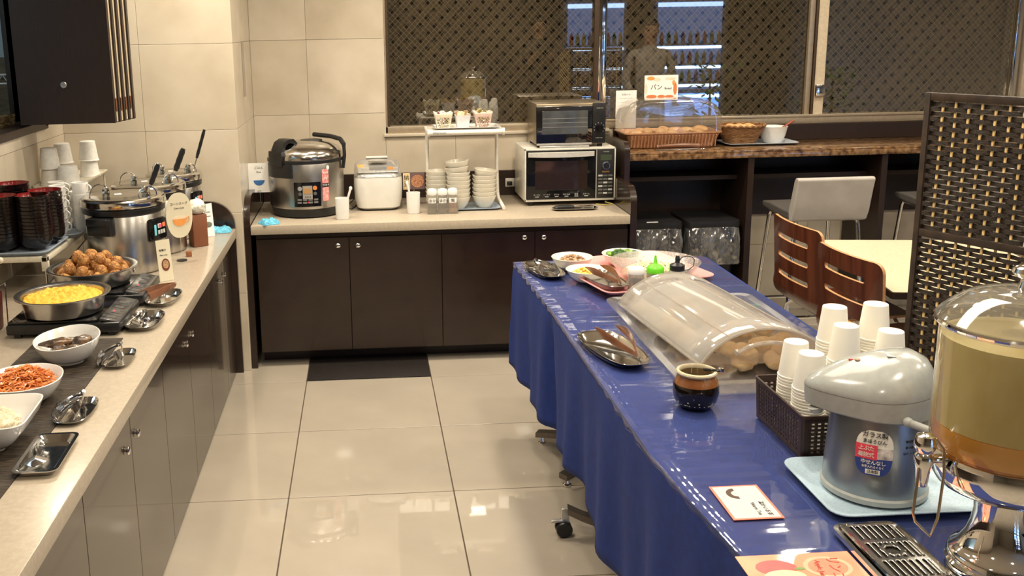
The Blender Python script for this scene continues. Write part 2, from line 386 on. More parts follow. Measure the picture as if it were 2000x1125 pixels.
cabinet('base_cabinet', 'dark brown base cabinet partly behind the blue table, below the microwave', [(.363,.828,.775,.628),(.828,1.296,.872,.626)], .078, .657, (0,4.738,0), 0)
def roundpanel(name, label, x0, x1, yf, yb, z, r, z0=0, mt_=None):
    pts = [(yb, z0), (yf, z0)]
    for i in range(9):
        t = PI/2*i/8; pts.append((yf+r-r*math.cos(t), z-r+r*math.sin(t)))
    pts.append((yb, z))
    b = B(); b.rings([[(x0, y, q) for y, q in pts], [(x1, y, q) for y, q in pts]])
    return tag(ob(name, b, mt_ or wood(), ang=60), label, 'panel')
roundpanel('end_panel', 'dark wood end panel with a rounded top at the left of the rice cooker counter', -.598, -.569, 4.722, YB-.006, .862, .14)
roundpanel('end_panel', 'dark wood end panel with a rounded top right of the microwave counter', 1.302, 1.334, 4.722, YB-.006, .865, .09)
b = B(); b.box(-.567, 1.30, YB-.024, YB-.007, ZC+.001, .868, bev=.001); tag(ob('backsplash', b, woodd(), smooth=False), 'low dark wood upstand behind the rice cookers and bowls', 'backsplash')
# mat on the floor
b = B(); b.box(-.313, .283, 4.51, 4.845, .0005, .006, bev=.002); tag(ob('floor_mat', b, M('black_rubber', (.014,.011,.010), .45, var=(80,.2), bump=(120,.1))), 'black floor mat in front of the rice cooker cabinet', 'mat')
# ================================================================ LEFT COUNTER
XF = -.632
b = B(); b.box(XL+.002, XF, .6, YP-.030, ZC-.045, ZC, bev=.003); tag(ob('countertop', b, stoneC), 'long beige stone countertop along the left wall with soup kettles and side dishes', 'countertop')
ys = [4.655, 4.385, 3.93, 3.475, 3.02, 2.575, 2.11, 1.65, 1.19]
def lcab(yhi, ymid, ylo, label):
    r = root('base_cabinet', label, 'cabinet', (-.668, yhi, 0), 0)
    b = B(); b.box(-.6, -.020, ylo-yhi, 0, .02, .655); b.box(-.03, -.014, ylo-yhi, 0, .655, .683); ob('carcass', b, woodd(), r, smooth=False)
    for (a, c, kn) in ((ymid-yhi, 0, ymid-yhi+.055), (ylo-yhi, ymid-yhi, ymid-yhi-.065)):
        if c-a < .02: continue
        b = B(); b.box(-.018, 0, a+.0015, c-.0015, .012, .652, bev=.0008, seg=1); d = ob('door', b, wood(), r, smooth=False)
        k_ = knob(d, 0, kn, .560, 'x')
lcab(4.665, 4.385, 3.93, 'dark brown base cabinet at the far end of the left counter, beside the stone pilaster')
lcab(3.93, 3.49, 3.02, 'dark brown base cabinet in the middle of the left counter, below the egg pan')
lcab(3.02, 2.575, 2.11, 'dark brown base cabinet at the near end of the left counter, below the tongs trays')
lcab(2.11, 1.65, 1.19, 'dark brown base cabinet under the nearest end of the left countertop')
pts = [(-1.0, 0), (-.634, 0)]
for i in range(9): t = PI/2*i/8; pts.append((-.634-.12+.12*math.cos(t), .862-.12+.12*math.sin(t)))
pts.append((-1.4, .862)); pts.append((-1.4, .70)); pts.append((-1.0, .70))
b = B(); b.rings([[(x, 4.668, z) for x, z in pts], [(x, 4.692, z) for x, z in pts]]); tag(ob('end_panel', b, wood(), ang=60), 'dark wood end panel with rounded corner at the far end of the left counter', 'panel')
# folded shutter hanging at the pass-through
r = root('folding_shutter', 'tall dark brown folding shutter stacked beside the kitchen opening at upper left', 'shutter', (-1.395, 4.1, 1.297))
stripe = M('cream_edging', (.60,.50,.36), .4)
for i in range(5):
    y0 = i*.046; xr = .379+i*.009
    b = B(); b.box(0, xr, y0, y0+.026, 0, 1.29); p_ = ob('shutter_panel', b, woodd(), r, smooth=False)
    if i < 4:
        b = B(); b.box(.002, xr+.0012, y0+.0265, y0+.0455, .004, 1.286); ob('edge_strip', b, stripe, r, smooth=False)
        b = B(); b.box(xr-.03, xr+.0025, y0+.0265, y0+.0455, .045, .098); ob('hinge', b, brownp(), r, smooth=False)
b = B(); b.lathe([(.013,0),(.013,.003),(.011,.005),(.009,.005),(.008,.002),(.0001,.002)], 20); ob('knob', b, M('satin_metal', (.45,.44,.42), .35, .9), r, (.185,0,.158), (PI/2,0,0))
# wall corner guard
b = B(); b.box(XP+.0005, XP+.003, 5.02, 5.10, 1.33, 1.60); b.box(XP-.02, XP+.003, 5.10, 5.103, 1.33, 1.60)
tag(ob('corner_guard', b, thin('clear_guard', (.9,.9,.9), haze=.35, hazecol=(.55,.50,.47)), smooth=False), 'translucent plastic corner guard stuck on the stone pilaster', 'corner guard')
# ================================================================ MARBLE COUNTER (right)
marb = M('brown_marble', (.050,.022,.010), .12, var=(34,.5), col2=(.27,.155,.075), coat=.5)
MZ = 0.997; MY = 5.0
b = B(); b.box(1.366, 4.4, MY, YB-.006, MZ-.040, MZ-.012, bev=.002); b.box(1.366, 4.4, MY+.006, YB-.006, MZ-.012, MZ, bev=.003)
tag(ob('marble_countertop', b, marb), 'high brown marble countertop under the window holding the bread case', 'countertop')
roundpanel('counter_end_panel', 'tall dark wood end panel at the left of the marble bar counter', 1.336, 1.364, 4.985, YB-.006, 1.055, .05, .0)
b = B(); b.box(1.38, 4.4, YB-.020, YB-.006, MZ+.001, 1.085, bev=.001); tag(ob('window_upstand', b, woodd(), smooth=False), 'dark wood upstand between the marble counter and the window', 'upstand')
bb = root('open_shelving', 'dark wood shelving with open bays under the marble counter', 'shelving', (0,0,0))
for x in (2.00, 2.72, 3.44, 4.16):
    b = B(); b.box(x, x+.032, 5.01, YB-.03, 0, MZ-.041); ob('divider', b, woodd(), bb, smooth=False)
b = B(); b.box(1.37, 4.4, YB-.028, YB-.010, .578, MZ-.041); ob('back_board', b, woodd(), bb, smooth=False)
for x0, x1 in ((1.37,2.0),(2.032,2.72),(2.752,3.44),(3.472,4.16)):
    b = B(); b.box(x0, x1, 5.16, YB-.03, .822, .845); ob('shelf', b, woodd(), bb, smooth=False)
b = B(); b.box(1.37, 2.0, YB-.05, YB-.03, 0, .578); ob('bay_back', b, woodd(), bb, smooth=False)
# ================================================================ THINGS ON THE LEFT COUNTER
Z = ZC+.0008
# woven placemat
b = B(); b.box(-1.034, -.770, 1.55, 2.975, Z, Z+.003)
tag(ob('placemat', b, M('woven_vinyl', (.016,.010,.007), .6, var=(260,.6), stretch=(.12,1,1), col2=(.07,.052,.035), bump=(300,.3)), smooth=False), 'dark brown woven table runner under the white side dish bowls', 'table runner')
# soup kettles
kb = M('kettle_brushed_steel', (.55,.53,.50), .26, 1, var=(30,.25), stretch=(1,1,.02))
red = M('red_led', (.5,.02,.03), .4, emit=((1,.03,.08), 2.2)); keyM = M('key_white', (.50,.50,.49), .5); cyan = M('cyan_key', (.15,.5,.55), .5, emit=((.1,.6,.7), .25)); orange = M('orange_led', (.6,.1,.04), .4, emit=((1,.15,.05), .8))
def kettle(x, y, label, la, lb, mat_h):
    r = root('soup_kettle', label, 'soup kettle', (x, y, Z))
    b = B(); b.lathe([(.138,0),(.145,.006),(.145,.232),(.142,.236)], 56); ob('body', b, kb, r)
    b = B(); b.lathe([(.141,.234),(.153,.240),(.155,.258),(.150,.264),(.140,.264)], 56); ob('collar', b, dark(), r)
    b = B(); b.lathe([(.140,.262),(.158,.266),(.160,.271),(.158,.290),(.150,.297),(.128,.301),(.124,.299),(.05,.303),(.0001,.303)], 56); lid = ob('lid', b, M('kettle_lid_steel', (.62,.60,.56), .12, 1, var=(4,.1)), r)
    for an in (2.75, -.30):                                  # wire ring handles on the lid halves
        cx_, cy2 = .105*math.cos(an), .105*math.sin(an); b = B(); pts = []
        for k in range(15):
            t = PI*k/14; ux, uy = math.cos(an+.9), math.sin(an+.9)
            pts.append((cx_+ux*.036*math.cos(t), cy2+uy*.036*math.cos(t), .300+.036*math.sin(t)))
        b.tube(pts, .0028, 6); ob('ring_handle', b, chrome(), lid)
    b = B(); b.box(-.016,.016,-.012,.012,.302,.328, bev=.004, mt=Matrix.Translation((.075,.05,0))); ob('hinge_block', b, chrome(), lid); b = B(); b.box(-.014,.014,-.012,.012,.302,.322, bev=.004, mt=Matrix.Translation((-.07,.04,0))); ob('hinge_block', b, chrome(), lid)
    b = B(); b.box(-.030,-.005,-.01,.012,.3032,.3038, mt=Matrix.Rotation(.4,4,'Z')); ob('sticker', b, paper(), lid)
    # side handle
    R = Matrix.Rotation(math.radians(-111), 4, 'Z')
    b = B(); b.box(.128,.172,-.050,.050,.165,.235, bev=.008, mt=R); b.box(.165,.180,-.046,.046,.205,.235, bev=.005, mt=R); ob('side_handle', b, dark(), r)
    a = math.radians(la)
    R = Matrix.Rotation(a, 4, 'Z')
    b = B(); b.box(.134,.162,-.045,.045,.125,.215, bev=.010, mt=R); pn = ob('control_panel', b, blackg(), r)
    def key(nm, y0, y1, z0, z1, mt_, par=pn):
        b = B(); b.box(.1615,.1635,y0,y1,z0,z1, bev=.001, seg=1, mt=R); ob(nm, b, mt_, par)
    key('display', -.014,.008,.176,.194, keyM); key('red_digits', -.008,.004,.179,.191, red)
    b = B(); b.box(.1635,.1640,-.008,.004,.179,.191, mt=R); ob('red_digits', b, red, pn, smooth=False)
    key('button', .014,.030,.178,.194, orange)
    for q in range(3): key('button', -.014+q*.015, -.002+q*.015, .152,.168, keyM)
    key('cyan_button', -.034,-.022,.150,.192, cyan)
    # ladle
    (hx, hy), tilt = lb, None
    return r
k1 = kettle(-.968, 3.925, 'nearest of the three steel soup kettles with black collar, beside the fried food pan', -26, (0,0), 0)
k2 = kettle(-.935, 4.252, 'middle steel soup kettle of the row of three, with a flat topped black ladle handle', -26, (0,0), 0)
k3 = kettle(-.882, 4.545, 'farthest steel soup kettle, closest to the stone wall corner', -26, (0,0), 0)
k1.scale = (1.045,1.045,1); k2.scale = (.985,.985,1); k3.scale = (.80,.80,1)
def ladle(kx, ky, p0, p1, label, w_=.011):
    """bowl end hangs inside the kettle, handle leaves through the lid gap"""
    r = root('soup_ladle', label, 'ladle', (kx+p0[0], ky+p0[1], Z+.304))
    A_ = Vector((0,0,0)); Bv = Vector(p1)
    d = Bv.normalized(); mid = d*(Bv.length*.30)
    b = B(); b.tube([A_-d*.0, mid+d*.01], .0035, 8); ob('shaft', b, chrome(), r)
    n = 6; pts = [mid+(Bv-mid)*i/n for i in range(n+1)]
    b = B(); b.tube(pts, [w_*.7, w_, w_*.9, w_, w_*.9, w_, w_*.7], 8); ob('grip', b, dark(), r)
ladle(-.968, 3.925, (.100,-.01), (.050,.00,.115), 'black handled ladle standing in the nearest soup kettle')
ladle(-.935, 4.252, (.100,.00), (.058,.00,.135), 'black handled ladle standing in the middle soup kettle', .013)
ladle(-.882, 4.545, (.090,.0), (.062,.00,.185), 'thin ladle with black grip standing in the farthest soup kettle', .008)
# induction hobs
def hob(x0, x1, y0, y1, label):
    r = root('induction_hob', label, 'induction cooker', ((x0+x1)/2, y0, Z)); w2 = (x1-x0)/2; d = y1-y0
    b = B(); b.box(-w2, w2, 0, d, .012, .044, bev=.006); ob('housing', b, dark(), r)
    b = B(); b.box(-w2+.004, w2-.068, .008, d-.008, .044, .052, bev=.003); ob('glass_plate', b, blackg(), r)
    R = Matrix.Translation((w2-.034, 0, .047)) @ Matrix.Rotation(.22, 4, 'Y')
    b = B(); b.box(-.030,.030,.010,d-.010,-.004,.004, bev=.002, mt=R); cp = ob('control_strip', b, M('hob_panel', (.03,.03,.03), .18, var=(50,.5), col2=(.10,.10,.10)), r)
    for q in range(4):
        b = B(); b.box(-.014,.012,.03+q*.055,.055+q*.055,.004,.0052, mt=R); ob('key', b, M('hob_key', (.075,.072,.07), .4), cp, smooth=False)
    b = B(); b.box(-.010,-.004,.10,.108,.004,.0056, mt=R); ob('indicator', b, red, cp, smooth=False)
    for sx in (-w2+.02, w2-.04):
        for sy in (.012, d-.032):
            b = B(); b.box(sx, sx+.02, sy, sy+.02, 0, .013); ob('foot', b, dark(), r, smooth=False)
hob(-1.135, -.785, 3.005, 3.285, 'black induction cooker under the pan of scrambled egg')
hob(-1.135, -.780, 3.330, 3.610, 'black induction cooker under the pan of fried balls')
alum = M('pan_aluminium', (.50,.49,.475), .24, 1, var=(25,.12))
def pan(x, y, R_, label, h=.060, z0=.0528):
    r = root('serving_pan', label, 'pan', (x, y, Z+z0))
    q = R_/.145
    b = B(); b.lathe([(.0001,0),(.105*q,0),(.118*q,.006),(.128*q,h-.004),(.140*q,h),(.145*q,h+.001),(.1455*q,h+.0045),(.140*q,h+.006),(.126*q,h),(.115*q,.010),(.103*q,.004),(.0001,.004)], 64, c0=False, c1=False)
    ob('pan_body', b, alum, r)
    return r
P1 = pan(-.985, 3.120, .148, 'round aluminium pan filled with yellow scrambled egg')
P2 = pan(-.985, 3.478, .155, 'round aluminium pan filled with fried balls in front of the soup kettles')
b = B(); hb = []
for (px_, py_) in [(.157,0)]: pass
b = B(); b.lathe([(.006,0),(.008,.004),(.006,.007),(.0001,.008)], 12); ob('rivet', b, chrome(), P2, (.149,-.03,.052), (0,PI/2,0))
# scrambled egg
b = B(); rs = []
n, kk = 72, 30
for j in range(kk+1):
    rad = .1235*j/kk; row = []
    for i in range(n):
        t = 2*PI*i/n; x = rad*math.cos(t); y = rad*math.sin(t)
        hgt = .051+.010*(1-(j/kk)**2)+.011*mnoise.noise(Vector((x*70, y*70, 2)))+.004*mnoise.noise(Vector((x*170, y*170, 5)))
        if j == kk: hgt = .044
        row.append((max(rad,1e-5)*math.cos(t), max(rad,1e-5)*math.sin(t), hgt))
    rs.append(row)
b.rings(rs, False, False); o = ob('scrambled_egg', b, M('egg_yellow', (.80,.40,.02), .42, var=(120,.4), col2=(.90,.56,.07), bump=(260,.5), sss=.15), None, (-.985, 3.120, Z+.0528), ang=80)
tag(o, 'yellow scrambled egg heaped in the aluminium pan', 'scrambled egg'); o['kind'] = 'stuff'
# fried balls
fry = M('fried_batter', (.30,.105,.022), .55, var=(70,.6), col2=(.60,.30,.085), bump=(150,1.0))
bm_ = []
for i in range(4):
    b = B(); b.blob((0,0,0), .0225, 3, .13, (1.12,.97,.90), 1.6, i*5); bm_.append(b.mesh('fried_ball', fry, ang=80))
random.seed(3); spots = []
lay = [(.040,.108,11),(.040,.060,7),(.040,.0,1),(.066,.085,9),(.068,.040,5),(.094,.050,5),(.092,.0,1)]
for z_, R_, n_ in lay:
    for i in range(n_):
        t = 2*PI*i/n_+R_*37; spots.append((R_*math.cos(t)+random.uniform(-.005,.005), R_*math.sin(t)+random.uniform(-.005,.005), z_+random.uniform(-.004,.004)))
for i, (x, y, z_) in enumerate(spots):
    o = link('fried_ball', bm_[i % 4], None, (-.985+x, 3.478+y, Z+.0528+z_), (random.uniform(0,6), random.uniform(0,6), random.uniform(0,6)))
    if z_ > .085: L_ = 'golden brown fried ball on top of the heap in the round pan'
    elif R_ and (x*x+y*y) > .008: L_ = 'golden brown fried ball lying along the rim of the round pan'
    else: L_ = 'golden brown fried ball in the middle of the heap in the round pan'
    tag(o, L_, 'fried food', 'fried balls in the pan')
# white bowls on the runner
def superb(cx, cy, rx, ry, h, n, rot, mats, name, label, cat='bowl', tilt=0.0, base=.55, N_=48, th=.005, foot=.008):
    r = root(name, label, cat, (cx, cy, Z+.003), rot)
    def ring(s, z, inn=0):
        P = []
        for i in range(N_):
            t = 2*PI*i/N_; c, d = math.cos(t), math.sin(t)
            x = math.copysign(abs(c)**(2/n), c)*(rx*s-inn); y = math.copysign(abs(d)**(2/n), d)*(ry*s-inn)
            P.append((x, y, z*(1+tilt*x/rx) if z > foot else z))
        return P
    b = B(); b.rings([ring(base*.82,0), ring(base*.82,foot*.7), ring(base,foot+.001), ring(base*1.35,h*.30), ring(.93,h*.72), ring(1,h), ring(1,h+.001,th*.5), ring(1,h-.001,th), ring(.92,h*.72,th), ring(base*1.3,h*.32,th*.6), ring(base*.9,foot+.006,th)])
    ob('bowl_body', b, mats, r)
    return r
superb(-.878, 2.775, .092, .112, .070, 2.25, .45, porc(), 'serving_bowl', 'white oval bowl with a raised side holding simmered fish', tilt=.13)
superb(-.900, 2.46, .100, .110, .064, 2.2, .2, porc(), 'serving_bowl', 'white round bowl of shredded carrot between the fish and potato salad bowls')
superb(-.893, 2.185, .112, .112, .080, 6.5, .05, porc(), 'serving_bowl', 'white square bowl of potato salad at the left edge', base=.5)
# fish pieces in broth
b = B(); b.lathe([(.0001,.030),(.060,.030),(.064,.026)], 32, sx=.95, sy=1.15, c1=False); o = ob('fish_broth', b, M('soy_broth', (.10,.035,.010), .1, coat=1), None, (-.878, 2.775, Z+.003), (0,0,.45)); tag(o, 'dark soy broth around the simmered fish', 'broth'); o['kind'] = 'stuff'
fishM = M('simmered_fish', (.018,.014,.012), .28, var=(30,.8), col2=(.22,.12,.055), coat=.5, bump=(80,.3))
for i, (x, y, z_, s, a, tl) in enumerate([(-.025,.020,.052,(2.1,.62,.5),.35,'long dark skinned fish piece at the back of the oval bowl'),(.035,.028,.052,(1.15,.7,.65),.9,'short fish piece with pale flesh at the right of the oval bowl'),(-.012,-.020,.043,(1.0,.6,.5),-.3,'small fish piece at the front of the oval bowl'),(.022,-.022,.043,(1.1,.6,.5),.5,'glossy brown fish piece at the front right of the oval bowl'),(.052,-.004,.043,(1.0,.45,.35),.1,'thin flake of fish by the right wall of the oval bowl')]):
    b = B(); b.blob((0,0,0), .028, 3, .25, s, 2.0, i*9+2); o = ob('fish_piece', b, fishM, None, (-.878+x, 2.775+y, Z+z_), (.1,0,a)); tag(o, tl, 'fish')
# carrot shreds
car = M('carrot', (.62,.15,.025), .35, var=(60,.4), col2=(.78,.30,.08), coat=.3)
b = B(); random.seed(5)
for i in range(420):
    t = random.uniform(0, 2*PI); q = random.random()**.5*.072; x, y = q*math.cos(t), q*math.sin(t)
    z_ = .045+.040*(1-(q/.076)**2)*random.uniform(.75,1.1); a = random.uniform(0,PI); L_ = random.uniform(.010,.022)
    dx, dy, dz = math.cos(a)*L_, math.sin(a)*L_, random.uniform(-.007,.007)
    b.tube([(x-dx,y-dy,z_-dz),(x,y,z_+.003),(x+dx,y+dy,z_+dz)], .0021, 4)
b.blob((0,0,.040), .066, 3, .05, (1,1,.40)); o = ob('shredded_carrot', b, car, None, (-.900,2.46,Z+.003)); tag(o, 'heap of orange shredded carrot salad in the white bowl', 'carrot salad'); o['kind'] = 'stuff'
b = B(); b.blob((0,0,.040), .072, 5, .22, (1,1,.60), 5.0, 3); 
o = ob('potato_salad', b, M('potato_salad', (.66,.55,.36), .5, var=(60,.3), col2=(.80,.72,.55), bump=(120,1.0)), None, (-.893,2.185,Z+.003), ang=80); tag(o, 'pale potato salad mounded in the square bowl', 'potato salad'); o['kind'] = 'stuff'
# steel trays
tray_s = {}
def steeltray(name, x, y, w_, d_, rz, label, h=.016, r=.03, mat=None, cat='tray', z=None):
    key = (w_, d_, h, r)
    me = tray_mesh('tray', w_, d_, h, r, mat or M('tray_steel', (.62,.61,.59), .11, 1, var=(12,.08), bump=(20,.05)))
    o = link(name, me, None, (x, y, Z if z is None else z), (0,0,rz)); return tag(o, label, cat)
def stadium(name, x, y, w_, d_, rz, label, z=None, h=.012, narrow=.7, mt_=None):
    """small relish tray narrowing towards its far end"""
    def ring(s, z_, dd=0):
        P = []
        for i in range(40):
            t = 2*PI*i/40; c, sn = math.cos(t), math.sin(t)
            yy = math.copysign(abs(sn)**.72, sn); k = 1-(1-narrow)*(yy+1)/2
            P.append(((w_/2*s-dd)*math.copysign(abs(c)**.62, c)*k, (d_/2*s-dd)*yy, z_))
        return P
    b = B(); b.rings([ring(.80,0), ring(.93,h*.8), ring(1,h*.95), ring(1,h), ring(.995,h+.0006,.001), ring(.91,h*.8), ring(.79,.0012)])
    o = ob(name, b, mt_ or M('tray_steel', (0,0,0)), None, (x,y,Z if z is None else z), (0,0,rz)); return tag(o, label, 'tray')
steeltray('steel_tray', -.733, 2.100, .098, .212, .03, 'rectangular steel tray with a spoon, nearest on the left counter', h=.016, r=.014)
stadium('steel_tray', -.739, 2.362, .092, .175, -.05, 'small rounded steel tray with tongs beside the carrot bowl', narrow=.85)
stadium('steel_tray', -.727, 2.762, .090, .165, -.05, 'small rounded steel tray with tongs beside the fish bowl', narrow=.75)
stadium('steel_tray', -.733, 3.128, .118, .20, -.02, 'rounded steel tray with wide steel servers beside the egg pan', narrow=.95, h=.018)
stadium('steel_tray', -.725, 3.405, .112, .20, -.10, 'steel tray with brown plastic tongs beside the fried food', narrow=.92, h=.018)
# tongs
def tongs(name, x, y, z, L_, rz, mt_, label, w_=.016, gap=.05, tip='scallop', rise=.02, roll=0, pitch=0):
    r = root(name, label, 'tongs', (x, y, z), rz)
    r.rotation_euler = (pitch, roll, rz)
    for sgn in (-1, 1):
        b = B(); R_ = []
        n_ = 22
        for i in range(n_+1):
            t = i/n_; yy = L_*(.5-t)          # hinge at +y, tips at -y
            off = sgn*(gap/2*math.sin(min(1, t*1.15)*PI*.62)+.003)
            if tip == 'scallop': ww = w_*(.55 if t < .55 else .55+1.5*math.sin((t-.55)/.45*PI*.72)*.9)
            elif tip == 'blade': ww = w_*(.6+.55*math.sin(min(1,t*1.2)*PI*.55)) if t < .6 else w_*1.15*(1-((t-.6)/.4)**1.6)
            else: ww = w_*(.7+.4*t)
            ww = max(ww, .003)
            if tip == 'scallop' and t > .62: ww *= 1+.10*math.sin(t*90)
            zc = w_*.9+rise*math.sin(t*PI)*.3
            cv = .004*ww/w_
            R_.append([(off-.0008, yy, zc-ww/2), (off+sgn*cv-.0008, yy, zc), (off-.0008, yy, zc+ww/2), (off+.0008, yy, zc+ww/2), (off+sgn*cv+.0008, yy, zc), (off+.0008, yy, zc-ww/2)])
        b.rings(R_); ob('arm', b, mt_, r)
    b = B(); b.tube([(-.004, L_*.5, w_*.9-w_*.3),(0, L_*.5+.004, w_*.9),(.004, L_*.5, w_*.9+w_*.3)], .005, 8); ob('hinge', b, mt_, r)
    return r
tongM = M('tongs_steel', (.45,.45,.46), .16, 1, var=(20,.1))
tongs('serving_tongs', -.748, 2.772, Z+.004, .155, .0, tongM, 'steel scalloped tongs on the small tray beside the fish bowl', .020, .044)
tongs('serving_tongs', -.752, 2.375, Z+.004, .145, -.05, tongM, 'steel scalloped tongs on the small tray beside the carrot bowl', .020, .040)
tongs('serving_tongs', -.742, 3.41, Z+.012, .175, -.45, brownp(), 'brown plastic tongs on the steel tray beside the fried food', .026, .048, tip='x')
def spoon(x, y, z, L_, rz, label, w_=.05, name='serving_spoon', tilt=(0,0)):
    r = root(name, label, 'spoon', (x, y, z), rz); r.rotation_euler = (tilt[0], tilt[1], rz); b = B(); rs = []
    for i in range(20):
        t = i/19; yy = -L_*.5+t*L_
        if t < .42: ww = w_/2*math.sin(min(1, t/.42+.04)*PI*.93)+.002; dz = .010*math.sin(t/.42*PI)
        else: ww = .004+.004*((t-.42)/.58); dz = -.012*math.sin((t-.42)/.58*PI)
        rs.append([(-ww, yy, .012), (0, yy, .012-dz), (ww, yy, .012), (ww*.9, yy, .0135), (0, yy, .0135-dz), (-ww*.9, yy, .0135)])
    b.rings(rs); ob('spoon_body', b, M('tongs_steel', (0,0,0)), r)
spoon(-.748, 2.095, Z+.004, .150, .15, 'wide steel serving spoon lying face down in the rectangular tray', .046, tilt=(0,PI))
spoon(-.745, 3.13, Z+.010, .175, .10, 'left steel spatula in the tray beside the egg pan', .050)
spoon(-.712, 3.14, Z+.010, .175, -.10, 'right steel spatula in the tray beside the egg pan', .046)
for o in bpy.data.objects:
    if o.name.startswith('serving_spoon') and o.rotation_euler[1] > 3: o.location.z += .026
# cards and small stands
cardM = M('cream_card', (.72,.66,.50), .6, var=(10,.02))
def card(name, x, y, z, w_, h_, rz, label, mt_=None, lean=-.12, items=(), cat='sign'):
    r = root(name, label, cat, (x, y, z), rz)
    b = B(); b.box(-w_/2, w_/2, 0, .0016, 0, h_); c = ob('card', b, mt_ or cardM, r, (0,0,0), (lean,0,0), smooth=False)
    for it in items:
        s, size, lx, lz = it[:4]; col = it[4] if len(it) > 4 else inkM()
        text(s, size, col, c, (lx, -.0006, lz))
    return r, c
def picdisc(parent, x, z, rx, rz_, mt_, y=-.0010, name='picture', n=24, half=None):
    b = B(); pts = []
    for i in range(n):
        t = 2*PI*i/n
        if half and math.sin(t) > .02: continue
        pts.append((x+rx*math.cos(t), z+rz_*math.sin(t)))
    b.rings([[(p[0], y, p[1]) for p in pts], [(p[0], y+.0008, p[1]) for p in pts]])
    return ob(name, b, mt_, parent, smooth=False)
bowlred = M('print_red_bowl', (.16,.035,.02), .6); bowlin = M('print_soup', (.45,.28,.14), .6, var=(400,.6)); blue = M('print_blue', (.045,.16,.42), .6); gr = M('print_dark_green', (.05,.06,.04), .6, var=(300,.6), col2=(.25,.24,.2)); orangep = M('print_orange', (.80,.33,.08), .6); pale = M('print_pale', (.80,.68,.50), .6)
r, c = card('soup_card', -.770, 3.690, Z, .056, .158, .62, 'tall cream card with a red soup bowl picture in front of the kettles', items=[('味噌汁',.010,-.004,.118),('Miso soup',.0075,-.002,.100)])
picdisc(c, .002, .062, .0165, .024, bowlred); picdisc(c, .002, .064, .012, .016, bowlin, -.0018)
# oval soup sign clipped in front of the middle kettle
r = root('oval_sign', 'cream oval card with an orange soup cup drawing in front of the kettles', 'sign', (-.770, 4.02, Z), .55)
b = B(); pts = [(math.copysign(abs(math.cos(2*PI*i/40))**.8, math.cos(2*PI*i/40))*.056, math.sin(2*PI*i/40)*.094+.192) for i in range(40)]
b.rings([[(x, 0, z) for x, z in pts], [(x, .002, z) for x, z in pts]]); c = ob('card', b, cardM, r, smooth=False)
text('コーンスープ', .0125, inkM(), c, (0,-.0006,.240)); text('Corn soup', .010, inkM(), c, (0,-.0006,.222))
picdisc(c, 0, .180, .030, .010, pale, -.0012); picdisc(c, 0, .177, .030, .030, orangep, -.0016, half=True)
b = B(); b.tube([(.028,-.001,.178),(.040,-.001,.184),(.041,-.001,.168),(.028,-.001,.160)], .002, 6); ob('cup_handle', b, orangep, c)
b = B(); b.tube([(0,.004,.10),(0,.006,.004),(0,.012,.002)], .0016, 6); ob('wire_stem', b, chrome(), r)
b = B(); b.lathe([(.022,0),(.022,.003),(.0001,.004)], 20, c=(0,.006,0)); ob('base', b, dark(), r)
# wooden cube, brown box with cups, second card, cloth
b = B(); b.box(-.011,.011,-.011,.011,0,.022, bev=.001); tag(ob('wooden_cube', b, M('reddish_wood', (.26,.095,.04), .5), None, (-.757,4.100,Z), (0,0,.3)), 'small reddish wooden cube card holder at the foot of the kettles', 'wooden cube')
r = root('topping_box', 'upright brown box holding a clear plastic lid stack beside the far kettle', 'box', (-.750, 4.315, Z), .5)
b = B(); b.box(-.033,.033,-.035,.035,0,.142, bev=.002); ob('box_body', b, M('brown_card', (.20,.072,.034), .55, var=(8,.08)), r)
b = B(); b.blob((0,0,.172), .040, 3, .30, (1,.95,.85), 2.4, 8); ob('plastic_bag', b, M('milky_plastic', (.72,.70,.60), .25, var=(25,.25), bump=(40,1.0), coat=.5), r, ang=80)
r, c = card('soup_card', -.730, 4.50, Z, .052, .152, .55, 'white card with a dark seaweed picture beside the brown box', paper(), items=[('わかめ',.010,0,.112),('Seaweed',.0085,0,.094)])
picdisc(c, 0, .055, .018, .013, gr)
def clothmesh(w_, d_, h_, seed, fold=2, n=26):
    b = B(); V = []
    for j in range(n+1):
        row = []
        for i in range(n+1):
            u, v = i/n-.5, j/n-.5
            e = 1+.16*mnoise.noise(Vector((u*4, v*4, seed)))
            z_ = h_*(.75+.5*mnoise.noise(Vector((u*7, v*7, seed+3))))*max(0, 1-(2*max(abs(u), abs(v)))**6)
            row.append(b.bm.verts.new((u*w_*e, v*d_*e, max(z_, 0))))
        V.append(row)
    for j in range(n):
        for i in range(n): b.f((V[j][i], V[j][i+1], V[j+1][i+1], V[j+1][i]))
    bd = [V[0][i] for i in range(n+1)]+[V[j][n] for j in range(1,n+1)]+[V[n][i] for i in range(n-1,-1,-1)]+[V[j][0] for j in range(n-1,0,-1)]
    b.f(bd); return b
cyanc = M('light_blue_cloth', (.13,.46,.66), .85, var=(80,.3), bump=(150,.6))
tag(ob('dish_cloth', clothmesh(.11, .07, .026, 4), cyanc, None, (-.700, 4.600, Z+.0005), (0,0,.0), ang=80), 'light blue cloth folded at the far end of the left counter', 'cloth')
